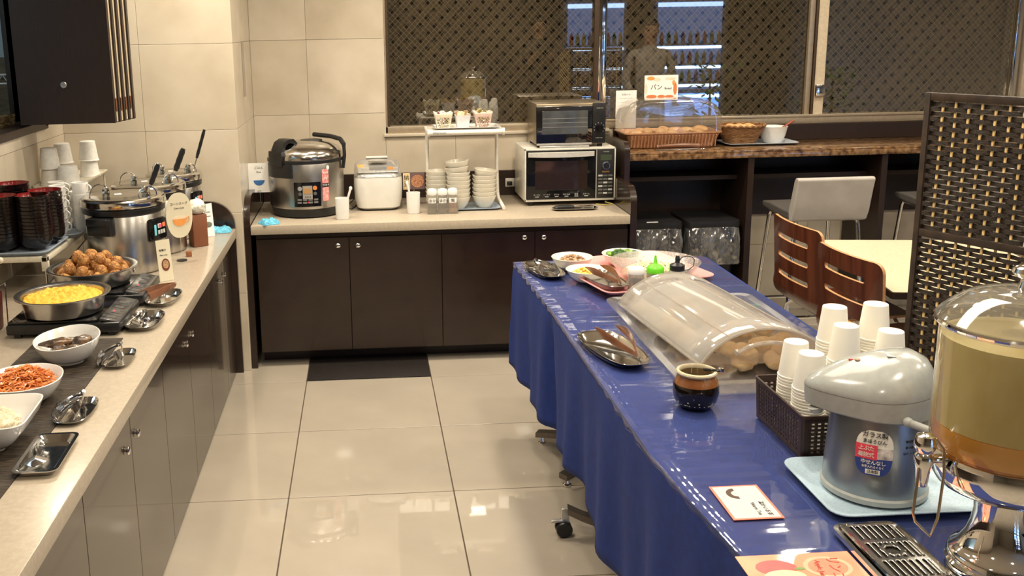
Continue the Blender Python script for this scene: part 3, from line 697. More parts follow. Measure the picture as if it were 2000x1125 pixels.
# rack with trays
rk = root('tray_rack', 'white plastic rack on wire legs holding bowls and mugs by the left wall', 'rack', (-1.27, 3.80, Z))
cream = M('cream_plastic', (.62,.57,.46), .4)
RZ = .140
for (x0,x1,y0,y1) in ((-.13,.105,-.25,-.228),(-.13,.105,.30,.322),(.083,.105,-.25,.322),(-.13,-.108,-.25,.322)):
    b = B(); b.box(x0,x1,y0,y1,RZ-.020,RZ, bev=.003); ob('frame_bar', b, cream, rk)
for i in range(12):
    b = B(); b.box(-.115,.085,-.215+i*.043,-.209+i*.043,RZ-.006,RZ-.002); ob('slat', b, cream, rk, smooth=False)
for (x, y) in ((.094,-.239),(.094,.311),(-.119,-.239),(-.119,.311)):
    b = B(); b.box(x-.012,x+.012,y-.010,y+.010,RZ-.055,RZ-.018, bev=.002); ob('bracket', b, cream, rk)
    b = B(); b.tube([(x,y,0),(x,y,RZ-.05)], .0035, 8); ob('leg', b, chrome(), rk)
b = B(); b.tube([(.094,-.239,.03),(.094,.311,RZ-.05)], .0025, 6); b.tube([(.094,-.239,RZ-.05),(.094,.311,.03)], .0025, 6); ob('cross_brace', b, dark(), rk)
bluetray = M('blue_grey_tray', (.30,.36,.44), .3, var=(200,.15))
o = link('serving_tray', tray_mesh('tray', .225, .300, .014, .03, bluetray), None, (-1.276, 3.702, Z+RZ+.0005)); tag(o, 'blue grey plastic tray under the black lacquer bowls', 'tray')
o = link('serving_tray', tray_mesh('tray', .235, .250, .014, .03, bluetray), None, (-1.255, 3.985, Z+RZ+.0005), (0,0,.05)); tag(o, 'blue grey plastic tray under the white mugs', 'tray')
# black lacquer bowls, nested
lac = M('black_lacquer', (.006,.004,.004), .22, var=(30,.2), coat=.15); lacr = M('red_lacquer', (.20,.008,.010), .18, coat=.5)
b = B(); b.lathe([(.0001,0),(.028,0),(.030,.009),(.045,.014),(.058,.034),(.0615,.058),(.0628,.0585),(.0612,.0590)], 40, c0=False, c1=False); bo = b.mesh('bowl_outside', lac)
b = B(); b.lathe([(.0612,.0589),(.0600,.0588),(.0560,.036),(.043,.018),(.0001,.013)], 40, c0=False, c1=False); bi = b.mesh('bowl_inside', lacr)
def blackbowl():
    r = root('lacquer_bowl', 'x', 'soup bowl', (0,0,0)); link('bowl_outside', bo, r); link('bowl_inside', bi, r); return r
p0 = blackbowl(); first = True
SB = Z+RZ+.003
for (x, y, n_, nm) in ((-1.236,3.672,12,'front right stack'),(-1.352,3.660,12,'front left stack'),(-1.222,3.775,12,'rear right stack'),(-1.346,3.790,14,'rear left stack')):
    for k in range(n_):
        L_ = ('red lined ' if k == n_-1 else '')+'black lacquer bowl, %s of the %s' % (ordn(k, n_), nm)
        lo = (x+random.uniform(-.001,.001), y+random.uniform(-.001,.001), SB+k*.0136)
        if first: p0.location = lo; p0['label'] = L_; p0['group'] = 'stacked black lacquer bowls'; first = False
        else: dup(p0, lo, label=L_, group='stacked black lacquer bowls')
# white mugs
def mug():
    r = root('mug', 'x', 'mug', (0,0,0))
    b = B(); b.lathe([(.0001,0),(.024,0),(.0265,.004),(.031,.014),(.0325,.058),(.0315,.0585),(.030,.057),(.0285,.016),(.024,.006),(.0001,.005)], 32, c0=False, c1=False); ob('mug_body', b, porc(), r)
    b = B(); b.tube([(.031+.019*math.sin(t)*1.05, 0, .034+.0165*math.cos(t)) for t in [PI*i/12 for i in range(13)]], .0032, 8); ob('handle', b, porc(), r)
    return r
mg = mug(); first = True
for (x, y, n_, a, nm) in ((-1.228,3.945,4,-.35,'front stack'),(-1.158,4.015,4,-.35,'right stack by the kettle'),(-1.262,4.045,4,.1,'rear left stack'),(-1.192,4.085,3,-.2,'rear stack')):
    for k in range(n_):
        L_ = 'white mug, %s of the %s' % (ordn(k, n_), nm)
        if first: mg.location = (x,y,SB+k*.0465); mg.rotation_euler = (0,0,a); mg['label'] = L_; mg['group'] = 'stacked white mugs'; first = False
        else: dup(mg, (x,y,SB+k*.0465), a+random.uniform(-.1,.1), L_, 'stacked white mugs')
# upper shelf with foam cups
sh = root('cup_shelf', 'cream plastic shelf holding upturned white cups in the corner', 'shelf', (-1.300, 4.40, Z))
b = B(); b.rings([rr(.19,.46,.02,.292), rr(.20,.48,.02,.298), rr(.20,.48,.02,.306), rr(.185,.46,.02,.306), rr(.180,.455,.02,.298)]); ob('shelf_board', b, cream, sh)
for sx in (-.085,.085):
    for sy in (-.21,.21): b = B(); b.tube([(sx,sy,0),(sx,sy,.293)], .004, 8); ob('leg', b, cream, sh)
foam = M('white_foam', (.82,.80,.75), .6)
b = B(); b.lathe([(.0001,.088),(.030,.088),(.033,.086),(.0425,.006),(.0455,.004),(.0455,0),(.0415,0),(.0315,.082),(.0001,.083)], 36, c0=False, c1=False); fc = b.mesh('foam_cup', foam)
SZ = Z+.2985
for (x, y, n_, nm) in ((-1.345,4.255,2,'at the left front of the shelf'),(-1.338,4.42,2,'at the back left of the shelf'),(-1.245,4.49,2,'at the right end of the shelf')):
    for k in range(n_):
        o = link('foam_cup', fc, None, (x, y, SZ+k*.070)); tag(o, ('upper of two upturned white foam cups %s' if k else 'lower of two upturned white foam cups %s') % nm, 'cup', 'upturned foam cups on the corner shelf')
o = link('foam_cup', fc, None, (-1.262,4.225,SZ-.0)); tag(o, 'single upturned white foam cup at the front of the shelf', 'cup', 'upturned foam cups on the corner shelf'); o.scale = (1.15,1.15,.95)
# things at the far left edge
r = root('cutlery_holder', 'dark red holder in a wire stand at the left edge, with wooden spatula', 'holder', (-1.245, 3.10, Z))
b = B(); b.rings([rr(.11,.10,.012,.004), rr(.12,.11,.012,.120), rr(.115,.105,.012,.120), rr(.105,.095,.012,.006)]); ob('holder_body', b, M('dark_red_plastic', (.085,.012,.010), .35), r)
b = B(); b.tube([(.066,-.05,0),(.072,-.04,.15)], .002, 6); b.tube([(.066,.05,0),(.072,.045,.15)], .002, 6); b.tube([(.072,-.04,.15),(.072,.045,.15)], .002, 6); ob('wire_stand', b, chrome(), r)
r = root('rice_spatula', 'cream plastic spatula leaning on the dark red holder at the left edge', 'spatula', (-1.245, 3.10, Z+.12))
b = B(); b.tube([(-.10,-.04,.0),(.02,0,.07),(.070,.02,.105)], [.016,.010,.008], 8); b.blob((.074,.022,.108), .011, 2, .1, (1,1,1)); ob('blade', b, cream, r)
# kitchen things seen through the opening
r = root('wicker_basket', 'brown wicker basket on the sill of the kitchen opening', 'basket', (-1.62, 4.20, OZ-.005))
b = B(); b.rings([rr(.26,.20,.02,0), rr(.28,.22,.02,.070), rr(.27,.21,.02,.070), rr(.25,.19,.02,.004)]); ob('basket_body', b, M('wicker_dark', (.16,.11,.045), .7, var=(150,.7), stretch=(.2,.2,1), bump=(150,1)), r)
b = B(); b.box(-.14,.14,-.11,.11,-.0005,.012); tag(ob('red_cloth', b, M('dark_red_cloth', (.10,.012,.018), .8), None, (-1.62,4.00,OZ-.005)), 'dark red cloth on the sill of the kitchen opening', 'cloth')
for i, (x, y) in enumerate(((-1.60,4.16),(-1.66,4.20),(-1.58,4.23))):
    r = root('black_tongs', 'black plastic utensil sticking out of the wicker basket', 'utensil', (x, y, OZ+.07), i*1.3, 'utensils in the kitchen basket'); b = B(); b.tube([(-.02,0,0),(.02,.01,.05),(.03,.02,.09)], [.012,.009,.013], 8); ob('handle', b, dark(), r)
b = B(); b.blob((0,0,0), .05, 3, .2, (1,1,.8)); tag(ob('blue_pouch', b, M('blue_cloth', (.03,.07,.42), .6, bump=(60,.6)), None, (-1.72,4.36,OZ+.14), ang=80), 'blue pouch hanging in the kitchen beyond the opening', 'pouch')
r = root('wire_rack', 'white wire rack in the kitchen beyond the opening', 'rack', (-1.9, 4.6, OZ+.18))
b = B()
for z_ in (0,.04): b.tube([(-.3,0,z_),(.3,0,z_)], .004, 6)
for i in range(12): b.tube([(-.3+i*.05,0,0),(-.275+i*.05,0,.04),(-.25+i*.05,0,0)], .0025, 5)
for x in (-.3,.3): b.tube([(x,0,-.185),(x,0,.04)], .004, 6)
ob('wire_frame', b, white(), r)
# ================================================================ THINGS ON THE BACK COUNTER
def sector(b, r0, r1, a0, a1, z0, z1, n=16, rz0=None):
    rs = []
    for i in range(n+1):
        t = math.radians(a0+(a1-a0)*i/n); c, s = math.cos(t), math.sin(t)
        rs.append([(r0*c,r0*s,z0),(r1*c,r1*s,z0),(r1*c,r1*s,z1),(r0*c,r0*s,z1)])
    return b.rings(rs)
def onr(R_, deg, z):   # transform for flat bits stuck on a cylinder facing outwards
    a = math.radians(deg); return (R_*math.cos(a), R_*math.sin(a), z), (PI/2, 0, a+PI/2)
rc = root('rice_cooker', 'large round steel rice cooker with black base and control panel', 'rice cooker', (-.306, 5.045, Z))
b = B(); b.lathe([(.165,0),(.178,.006),(.184,.045),(.186,.050)], 64); ob('base_ring', b, dark(), rc)
b = B(); b.lathe([(.187,.048),(.190,.056),(.191,.270),(.189,.274)], 64); ob('body', b, M('cooker_steel', (.46,.44,.41), .30, 1, var=(6,.30), stretch=(1,1,.02)), rc)
b = B(); b.lathe([(.189,.272),(.196,.276),(.196,.290),(.190,.293)], 64); ob('seam_band', b, dark(), rc)
b = B(); b.lathe([(.191,.291),(.192,.300),(.186,.322),(.168,.342),(.130,.360),(.080,.370),(.0001,.374)], 64); lid = ob('lid', b, M('lid_steel', (.60,.57,.53), .15, 1, var=(5,.25)), rc)
b = B(); b.lathe([(.048,.3705),(.046,.375),(.034,.377),(.0001,.377)], 32, c=(.03,.02,0), sx=1.2, sy=.8); ob('steam_vent', b, dark(), lid)
# latch / lid handle at the front left
b = B(); sector(b, .185, .201, -158, -108, .205, .272); sector(b, .17, .206, -150, -122, .262, .335); ob('latch_bracket', b, dark(), rc)
b = B(); pts = []
R = Matrix.Rotation(math.radians(-136+90), 4, 'Z')
prof = [(-.196,.300),(-.188,.345),(-.170,.378),(-.140,.392),(-.105,.392),(-.085,.372),(-.080,.362),(-.098,.360),(-.112,.370),(-.138,.374),(-.158,.362),(-.168,.335),(-.176,.300)]
b.rings([[R @ Vector((-.038, y, z)) for y, z in prof], [R @ Vector((.038, y, z)) for y, z in prof]]); ob('lid_handle', b, dark(), rc, ang=50)
# carrying handle, folded over to the right
b = B(); pts = [R @ Vector(p) for p in []]
pts = [(.190,-.06,.235),(.200,-.055,.300),(.197,-.045,.355),(.180,-.02,.378),(.13,.03,.388),(.04,.10,.392)]
sm = []
for i in range(len(pts)-1):
    for k in range(4): sm.append(Vector(pts[i]).lerp(Vector(pts[i+1]), k/4))
sm.append(Vector(pts[-1])); b.tube(sm, [.009]*8+[.012]*13, 8); ob('carry_handle', b, dark(), rc)
pn = B(); sector(pn, .186, .1945, -106, -66, .062, .185); pnl = ob('control_panel', pn, blackg(), rc)
def stuck(nm, deg, z, w_, h_, mt_, R_=.195, par=pnl, rnd=False):
    l, r_ = onr(R_, deg, z)
    b = B()
    if rnd: b.lathe([(w_/2,0),(w_/2,.0015),(.0001,.002)], 24)
    else: b.box(-w_/2,w_/2,-h_/2,h_/2,0,.0014)
    return ob(nm, b, mt_, par, l, r_, smooth=rnd)
lcd = M('amber_lcd', (.34,.20,.09), .4, emit=((.7,.35,.1), .10)); silver = M('silver_trim', (.55,.53,.50), .3, .6)
stuck('bezel', -86, .135, .048, .066, silver); stuck('lcd', -86, .143, .040, .028, lcd, .1965)
stuck('round_key', -97, .154, .022, .022, grey(), rnd=True); stuck('round_key', -75, .156, .022, .022, M('orange_key', (.60,.20,.05), .4), rnd=True)
stuck('round_key', -97, .127, .018, .018, M('key_dark', (.10,.10,.10), .3), rnd=True); stuck('round_key', -75, .128, .018, .018, M('key_dark', (0,0,0)), rnd=True)
for q in range(3): stuck('small_key', -89+q*3.2, .113, .007, .007, M('key_dark', (0,0,0)), .1968, rnd=True)
for q in range(4):
    for p_ in range(2): stuck('key', -98+q*8, .098-p_*.014, .021, .009, M('key_line', (.16,.15,.14), .5))
stuck('red_light', -85, .086, .005, .005, red, .197, rnd=True)
st = B(); sector(st, .1908, .1918, -63, -52, .085, .245); so = ob('sticker', st, M('red_sticker', (.62,.13,.14), .5, var=(90,.4), col2=(.80,.45,.42)), rc)
b = B(); sector(b, .1915, .1922, -63, -52, .155, .175); ob('sticker_band', b, inkM(), so)
for i, (s, z_) in enumerate((('無洗米',.225),('保温',.198),('できます',.165),('ごはん',.130),('炊飯',.105))):
    l, r_ = onr(.1925, -57.5, z_); text(s, .010, paper(), so, l, r_)
l, r_ = onr(.192, -53, .252); b = B(); b.lathe([(.008,0),(.008,.001),(.0001,.0012)], 16, sy=1.4); ob('round_sticker', b, paper(), rc, l, r_)
for dg in (-135,-65): l, r_ = onr(.186, dg, .060); b = B(); b.lathe([(.004,0),(.003,.002),(.0001,.002)], 10); ob('screw', b, chrome(), rc, l, r_)
# white rice cooker
wc = root('rice_cooker', 'small white household rice cooker with silver top', 'rice cooker', (.060, 5.135, Z), .02)
pw = M('pearl_white', (.70,.68,.63), .25, var=(20,.03), coat=.5)
b = B(); b.rings([rr(.195,.19,.05,.004), rr(.225,.225,.055,.016), rr(.245,.235,.06,.060), rr(.252,.240,.06,.120), rr(.250,.238,.06,.160), rr(.246,.236,.06,.172)]); ob('body', b, pw, wc)
b = B(); b.rings([rr(.20,.195,.05,0), rr(.20,.195,.05,.006)]); ob('base', b, dark(), wc)
b = B()
def sl(w_, d_, r_, zf, zb, oy=0): return [(x, y+oy, zf+(zb-zf)*((y+d_/2)/d_)) for x, y, z in rr(w_, d_, r_, 0)]
b.rings([sl(.246,.236,.06,.172,.178), sl(.244,.234,.06,.180,.205), sl(.238,.226,.06,.190,.232,.004), sl(.222,.200,.06,.202,.246,.012), sl(.16,.14,.05,.222,.252,.02), sl(.05,.05,.02,.238,.250,.02)])
ob('lid', b, M('silver_lid', (.44,.43,.41), .22, .5, coat=.4), wc)
slp = math.atan2(.048, .12)
Rp = Matrix.Translation((0,-.098,.192)) @ Matrix.Rotation(-.62+PI/2, 4, 'X') @ Matrix.Rotation(-PI/2,4,'X')
Rp = Matrix.Translation((0,-.082,.2125)) @ Matrix.Rotation(.50, 4, 'X')
b = B(); b.box(-.105,.105,-.026,.022,-.006,.002, bev=.004, mt=Rp); cp = ob('control_panel', b, M('silver_trim', (0,0,0)), wc)
b = B(); b.box(-.045,.045,-.006,.016,.0022,.0034, mt=Rp); ob('lcd', b, M('grey_lcd', (.16,.16,.15), .3), cp, smooth=False)
for x, mt_, q in ((-.078,grey(),.006),(.066,M('orange_key', (0,0,0)),.012),(.088,grey(),.008),(-.010,grey(),.005),(.012,grey(),.005),(-.03,grey(),.004)):
    yy = -.014 if abs(x) < .04 else .004
    b = B(); b.lathe([(q,.002),(q,.0036),(.0001,.0042)], 16, sx=1.3); b.bm.transform(Rp @ Matrix.Translation((x, yy, 0))); ob('button', b, mt_, cp)
b = B(); b.box(-.058,.058,.055,.085,.252,.262, bev=.004); ob('carry_handle', b, pw, wc)
b = B(); b.rings([[(x,y*.9-.02,.247+.002*k) for x,y,_ in rr(.10,.05,.02,0)] for k in (0,1,2)]); ob('steam_cap', b, M('silver_trim', (0,0,0)), wc)
Rs = Matrix.Translation((-.085,-.060,.222)) @ Matrix.Rotation(.52, 4, 'X')
b = B(); b.box(-.020,.015,-.030,.022,0,.0012, mt=Rs); k_ = ob('orange_sticker', b, M('print_orange', (0,0,0)), wc, smooth=False)
b = B(); pts = [(-.118,.02,.05),(-.150,-.03,.03),(-.162,-.05,.010),(-.140,-.06,.004),(-.120,.03,.004),(-.10,.2,.004)]; b.tube(pts, .003, 6); tag(ob('power_cord', b, dark(), None, (.060,5.135,Z)), 'black power cord looping beside the small white rice cooker', 'cord')
# white cups with rice paddles
def spooncup(x, y, label, lsp, a):
    b = B(); N_ = 32
    def rg(s, z_): return [(s*.034*math.copysign(abs(math.cos(2*PI*i/N_))**.75, math.cos(2*PI*i/N_)), s*.026*math.copysign(abs(math.sin(2*PI*i/N_))**.75, math.sin(2*PI*i/N_)), z_) for i in range(N_)]
    b.rings([rg(.90,0), rg(.97,.006), rg(1,.06), rg(1.02,.108), rg(.97,.1085), rg(.93,.06), rg(.86,.008)]); o = ob('paddle_cup', b, white(), None, (x,y,Z)); tag(o, label, 'cup')
    r = root('rice_paddle', lsp, 'spoon', (x,y,Z+.01)); b = B()
    R = Matrix.Rotation(a, 4, 'Y')
    b.tube([R @ Vector(p) for p in ((0,0,0),(0,0,.09),(0,0,.148))], [.004,.005,.006], 8); ob('handle', b, white(), r)
    b = B(); b.blob(tuple(R @ Vector((0,0,.150))), .0085, 2, 0, (1,.6,1.3)); ob('handle_end', b, white(), r)
spooncup(-.123, 4.828, 'white oval holder in front of the big steel rice cooker', 'white paddle handle leaning right out of the left holder', .30)
spooncup(.236, 4.930, 'white oval holder between the small rice cooker and the bowl shelf', 'white paddle handle leaning left out of the right holder', -.20)
# signs
r, c = card('rice_sign', -.545, 5.005, Z+.117, .108, .150, 0, 'white sign with a blue rice bowl picture left of the big cooker', paper(), lean=-.05, items=[('ごはん',.015,0,.125),('Rice',.013,0,.104)])
picdisc(c, 0, .064, .028, .012, paper(), -.0012); picdisc(c, 0, .062, .028, .026, blue, -.0016, half=True)
b = B(); b.tube([(0,.004,.02),(.002,.006,-.06),(.004,.010,-.115)], .0015, 6); b.lathe([(.010,.008),(.012,.010),(.010,.012),(.008,.010),(.010,.008)], 16, c0=False, c1=False); ob('wire_stem', b, chrome(), r)
r, c = card('natto_sign', .252, 5.16, Z+.085, .115, .088, 0, 'small photo sign of fermented soybeans beside the bowl shelf', M('sign_purple', (.16,.10,.10), .5), lean=-.03)
b = B(); b.box(-.0575,-.020,-.0012,0,0,.088); ob('cream_strip', b, M('sign_yellow', (.72,.55,.32), .5), c, smooth=False)
text('納', .030, inkM(), c, (-.039,-.0018,.062)); text('豆', .030, inkM(), c, (-.039,-.0018,.028))
picdisc(c, .019, .044, .034, .034, M('bean_photo', (.30,.10,.05), .5, var=(160,.6), col2=(.62,.33,.18)))
b = B(); b.tube([(0,.004,.01),(0,.005,-.083)], .0022, 6); ob('wire_stem', b, chrome(), r)
# seasoning bottles in a clear box
bx = root('seasoning_box', 'clear plastic box holding three seasoning bottles', 'box', (.383, 4.915, Z))
clear = thin('clear_plastic', (.93,.93,.91), f0=.07, rough=.03, haze=.16, hazecol=(.75,.72,.65))
b = B()
for (x0,x1,y0,y1,z0,z1) in ((-.078,.078,-.034,-.032,0,.058),(-.078,.078,.032,.034,0,.058),(-.078,-.076,-.034,.034,0,.058),(.076,.078,-.034,.034,0,.058),(-.078,.078,-.034,.034,0,.002)): b.box(x0,x1,y0,y1,z0,z1)
ob('box_body', b, clear, bx, smooth=False)
for i, (lab, colr, L_) in enumerate((('おか',(.09,.04,.025),'seasoning bottle with white lid and brown flakes, left of three'),('ゆか',(.10,.05,.06),'seasoning bottle with white lid and purple flakes, middle of three'),('鮭',(.45,.20,.12),'seasoning bottle with white lid and salmon flakes, right of three'))):
    x = .383+(-.052, 0, .052)[i]; r = root('seasoning_bottle', L_, 'bottle', (x, 4.915-(.004 if i == 1 else 0), Z+.0025))
    b = B(); b.lathe([(.0225,0),(.024,.004),(.024,.088),(.022,.094)], 28); ob('jar', b, clear, r)
    b = B(); b.lathe([(.0215,.002),(.0220,.05),(.0001,.052)], 24); ob('flakes', b, M('flakes_%d' % i, colr, .7, var=(300,.7)), r)
    b = B(); b.lathe([(.0245,.092),(.0255,.096),(.0255,.110),(.022,.120),(.010,.125),(.0001,.126)], 28); ob('lid', b, white(), r)
    b = B(); sector(b, .0243, .0250, -140, -40, .052, .078); lb = ob('label', b, paper(), r)
    text(lab, .019, inkM(), lb, (0,-.0254,.065))
# shelf tower
tw = root('shelf_stand', 'white tubular shelf stand over the stacks of white bowls', 'shelf', (.512, 5.05, Z))
wm = M('white_enamel', (.72,.68,.60), .35)
b = B(); b.box(-.185,.185,-.07,.17,.402,.410, bev=.002); ob('shelf_plate', b, wm, tw)
b = B(); b.rings([[(x, -.085+.016*math.cos(t), .402+.014*math.sin(t)) for t in [2*PI*i/16 for i in range(16)]] for x in (-.188,.188)]); fr = ob('front_rail', b, wm, tw)
text('afternoon', .017, M('grey_ink', (.12,.12,.12), .6), fr, (-.135,-.1012,.404), align='CENTER')
for sx in (-1,1):
    b = B(); b.rings([[(sx*.190+dx, -.085+.019*math.cos(t), .402+.019*math.sin(t)) for t in [2*PI*i/16 for i in range(16)]] for dx in (-.006,.006)]); ob('rail_cap', b, wm, tw)
    b = B(); b.tube([(sx*.190,-.085,.402),(sx*.190,.14,.406)], .010, 10); ob('side_rail', b, wm, tw)
    b = B(); b.tube([(sx*.185,.14,.406),(sx*.185,.13,.20),(sx*.186,.11,.060),(sx*.187,.08,.030),(sx*.190,-.11,.0105)], .0095, 10); ob('leg', b, wm, tw)
o = link('serving_tray', tray_mesh('tray', .345, .19, .016, .02, porc(), flare=.022), None, (.520, 5.055, Z+.4105)); tag(o, 'white handled tray of three small baskets on the shelf stand', 'tray')
def latbasket(x, y, mt_, label, s=.090):
    r = root('lattice_basket', label, 'basket', (x, y, Z+.4135)); b = B(); n = 11
    wb_, wt, h_ = s*.34, s*.52, .082
    for q in range(4):
        R = Matrix.Rotation(q*PI/2, 4, 'Z'); V = {}
        for j in range(n+1):
            for i in range(n+1):
                hw = wb_+(wt-wb_)*j/n; u = -1+2*i/n; z_ = h_*j/n
                if j == n: z_ += .010*abs(math.cos(i/n*PI*2))-.004
                V[i,j] = b.bm.verts.new(R @ Vector((u*hw, -hw, z_)))
        for j in range(n):
            for i in range(n):
                if 1 <= j <= 7 and (i+j) % 2 == 1 and 1 <= i <= n-2 and (j % 2 == 1 or True) and (j % 2 == 1): continue
                if 1 <= j <= 7 and j % 2 == 0 and i % 2 == 1 and 1 <= i <= n-2: continue
                b.f((V[i,j],V[i+1,j],V[i+1,j+1],V[i,j+1]))
    b.box(-wb_,wb_,-wb_,wb_,.0,.0015)
    o = ob('basket_wall', b, mt_, r, ang=30); md = o.modifiers.new('s','SOLIDIFY'); md.thickness = .0018
    return r
bk = M('cream_lattice', (.72,.66,.50), .45); bp = M('pink_lattice', (.68,.50,.42), .45)
latbasket(.402, 5.045, bk, 'cream lattice basket, left of three on the white tray')
latbasket(.606, 5.045, bp, 'pink lattice basket of wrapped sachets, right of three on the white tray')
b = B(); b.rings([rr(.056,.056,.006,0), rr(.080,.080,.008,.070), rr(.076,.076,.008,.070), rr(.053,.053,.006,.003)]); tag(ob('sachet_box', b, M('white_box', (.66,.65,.66), .5), None, (.503, 5.045, Z+.4135)), 'plain white square pot between the two lattice baskets', 'pot')
random.seed(11)
def sachets(x, y, n_, cols, group, labels, sz=.032, base=.05):
    for i in range(n_):
        mt_ = cols[i % len(cols)]
        b = B(); b.box(-.010,.010,-.0022,.0022,-sz/2,sz, bev=.001, seg=1)
        o = ob('sachet', b, mt_, None, (x+random.uniform(-.024,.024), y+random.uniform(-.022,.022), Z+.4135+base+random.uniform(-.004,.012)), (random.uniform(-.45,.45), random.uniform(-.5,.5), random.uniform(-.7,.7)), smooth=False)
        tag(o, labels[i % len(cols)], 'sachet', group)
sachets(.402,5.045,6,[paper(),M('dark_red_print', (.22,.03,.04), .5)],'sachets in the left basket',['white sachet standing in the cream lattice basket','dark red sachet standing in the cream lattice basket'])
sachets(.503,5.045,7,[M('wood_stick', (.55,.38,.20), .6),M('cream_stick', (.72,.60,.40), .6)],'sticks in the white pot',['brown sachet standing in the white pot','cream sachet standing in the white pot'])
sachets(.606,5.045,8,[M('yellow_foil', (.60,.45,.10), .35, var=(90,.6), col2=(.20,.20,.08)),M('cream_stick', (0,0,0))],'sachets in the pink basket',['yellow foil sachet standing in the pink basket','cream sachet standing in the pink basket'], .038, .052)
# stacks of white bowls
o = link('serving_tray', tray_mesh('tray', .36, .20, .010, .03, bluetray), None, (.510, 5.045, Z)); tag(o, 'blue grey tray under the stacks of white bowls', 'tray')
ivory = M('ivory_melamine', (.72,.68,.58), .25, var=(20,.03), coat=.3)
b = B(); b.lathe([(.0001,0),(.031,0),(.034,.004),(.046,.020),(.058,.045),(.0625,.060),(.063,.0625),(.0605,.063),(.055,.047),(.043,.023),(.030,.006),(.0001,.004)], 40, c0=False, c1=False); wbm = b.mesh('rice_bowl', ivory)
for (x, y, n_, nm) in ((.372,5.080,7,'left stack'),(.475,5.020,9,'tall middle stack'),(.612,5.035,7,'right stack')):
    for k in range(n_):
        tl = (0,0,0)
        if k == n_-1 and nm == 'right stack': tl = (.0, .13, 0)
        if k >= n_-2 and nm[0] == 't': tl = (.0, -.10, 0)
        o = link('rice_bowl', wbm, None, (x+random.uniform(-.0012,.0012), y+random.uniform(-.001,.001), Z+.0032+k*.0215+(.006 if tl[1] else 0)+(.008 if k == n_-1 and nm[0] == 't' else 0)), tl)
        tag(o, 'white bowl, %s of the %s under the shelf stand' % (ordn(k, n_), nm), 'bowl', 'stacked white bowls')
# microwave
mw = root('microwave', 'white microwave oven with black glass door and control column', 'microwave', (1.062, 5.03, Z))
wmw = M('microwave_white', (.66,.63,.56), .3, coat=.3)
b = B(); b.box(-.239,.239,.006,.335,.022,.300, bev=.006); b.box(-.239,.239,0,.02,.022,.036, bev=.002); b.box(-.239,.239,0,.02,.290,.300, bev=.002); b.box(-.239,-.231,0,.02,.022,.300, bev=.002); b.box(.231,.239,0,.02,.022,.300, bev=.002); ob('housing', b, wmw, mw)
b = B(); b.box(-.230,.134,-.004,.008,.034,.289, bev=.002); dr_ = ob('door', b, blackg(), mw)
b = B(); b.box(-.185,.090,-.0048,-.0035,.085,.235, bev=.0005); ob('window', b, M('door_window', (.022,.014,.013), .06), dr_, smooth=False)
b = B(); rs = []
for i in range(17):
    x = -.222+.346*i/16; d = .016*math.sin(PI*i/16)**.6+.004; s = -.003*math.sin(PI*i/16)
    rs.append([(x,-.004-d,.258+s),(x,-.004-d,.280),(x,.0-.004,.282),(x,-.004,.256+s)])
b.rings(rs); ob('handle', b, M('handle_silver', (.62,.60,.56), .3, .3), dr_)
wt = M('white_ink', (.42,.42,.40), .6)
for i, s in enumerate(('オーブン','トースト','グリル','あたため','解凍','スチーム')): text(s, .0095, wt, dr_, (-.175+.052*i,-.0046,.058)); text('■■■■', .0055, wt, dr_, (-.175+.052*i,-.0046,.048))
b = B(); b.box(.134,.139,-.005,.008,.034,.289); ob('trim_line', b, M('silver_trim', (0,0,0)), mw, smooth=False)
b = B(); b.box(.139,.231,-.003,.008,.034,.289, bev=.001); cp = ob('control_panel', b, M('panel_black', (.018,.018,.017), .3), mw)
text('TOSHIBA', .008, wt, cp, (.187,-.0036,.277))
b = B(); b.box(.158,.216,-.0042,-.003,.232,.262); ob('lcd', b, M('lcd_green', (.045,.06,.035), .3), cp, smooth=False)
b = B(); b.lathe([(.021,0),(.021,.010),(.019,.013),(.0165,.013)], 28, c1=False); b.lathe([(.0165,0),(.0165,.011),(.0001,.012)], 28); 
ob('dial_ring', b, chrome(), cp, (.187,-.003,.205), (PI/2,0,0)); b = B(); b.lathe([(.016,.0111),(.016,.0135),(.0001,.014)], 24); ob('dial_face', b, dark(), cp, (.187,-.003,.205), (PI/2,0,0))
b = B(); b.box(.168,.206,-.0042,-.003,.168,.177, bev=.001); ob('start_key', b, M('amber_key', (.20,.10,.04), .4), cp)
kg = M('key_grey', (.11,.11,.10), .4)
for j in range(6):
    for i in range(3):
        b = B(); b.box(.148+i*.026,.170+i*.026,-.0040,-.003,.148-j*.0185,.157-j*.0185); ob('key', b, kg if (i+j) % 3 else wt, cp, smooth=False)
for x in (-.20,.20):
    for y in (.03,.30): b = B(); b.lathe([(.014,0),(.014,.023)], 14, c=(x,y,0)); ob('foot', b, dark(), mw)
# toaster oven
tz = Z+.3008
to = root('toaster_oven', 'black toaster oven with glass door on top of the white microwave', 'toaster oven', (1.068, 5.06, tz))
gold = M('toaster_champagne', (.30,.24,.16), .28, .7, var=(20,.05))
b = B(); b.box(-.182,.182,.006,.27,.014,.228, bev=.008); ob('housing', b, gold, to)
b = B(); b.box(-.182,.112,-.004,.010,.022,.214, bev=.003); dd = ob('door', b, M('mirror_black_glass', (.006,.006,.007), .05, ior=2.4), to)
b = B(); b.box(-.150,.088,-.0052,-.003,.070,.190, bev=.0005); gl = ob('glass', b, M('oven_glass', (.075,.08,.085), .05, 0, var=(10,.3), ior=2.4), dd, smooth=False)
for z_ in (.105,.128,.150): b = B(); b.box(-.148,.086,-.0060,-.0052,z_,z_+.0015); ob('rack_bar', b, M('silver_trim', (0,0,0)) if z_ < .11 else grey(), gl, smooth=False)
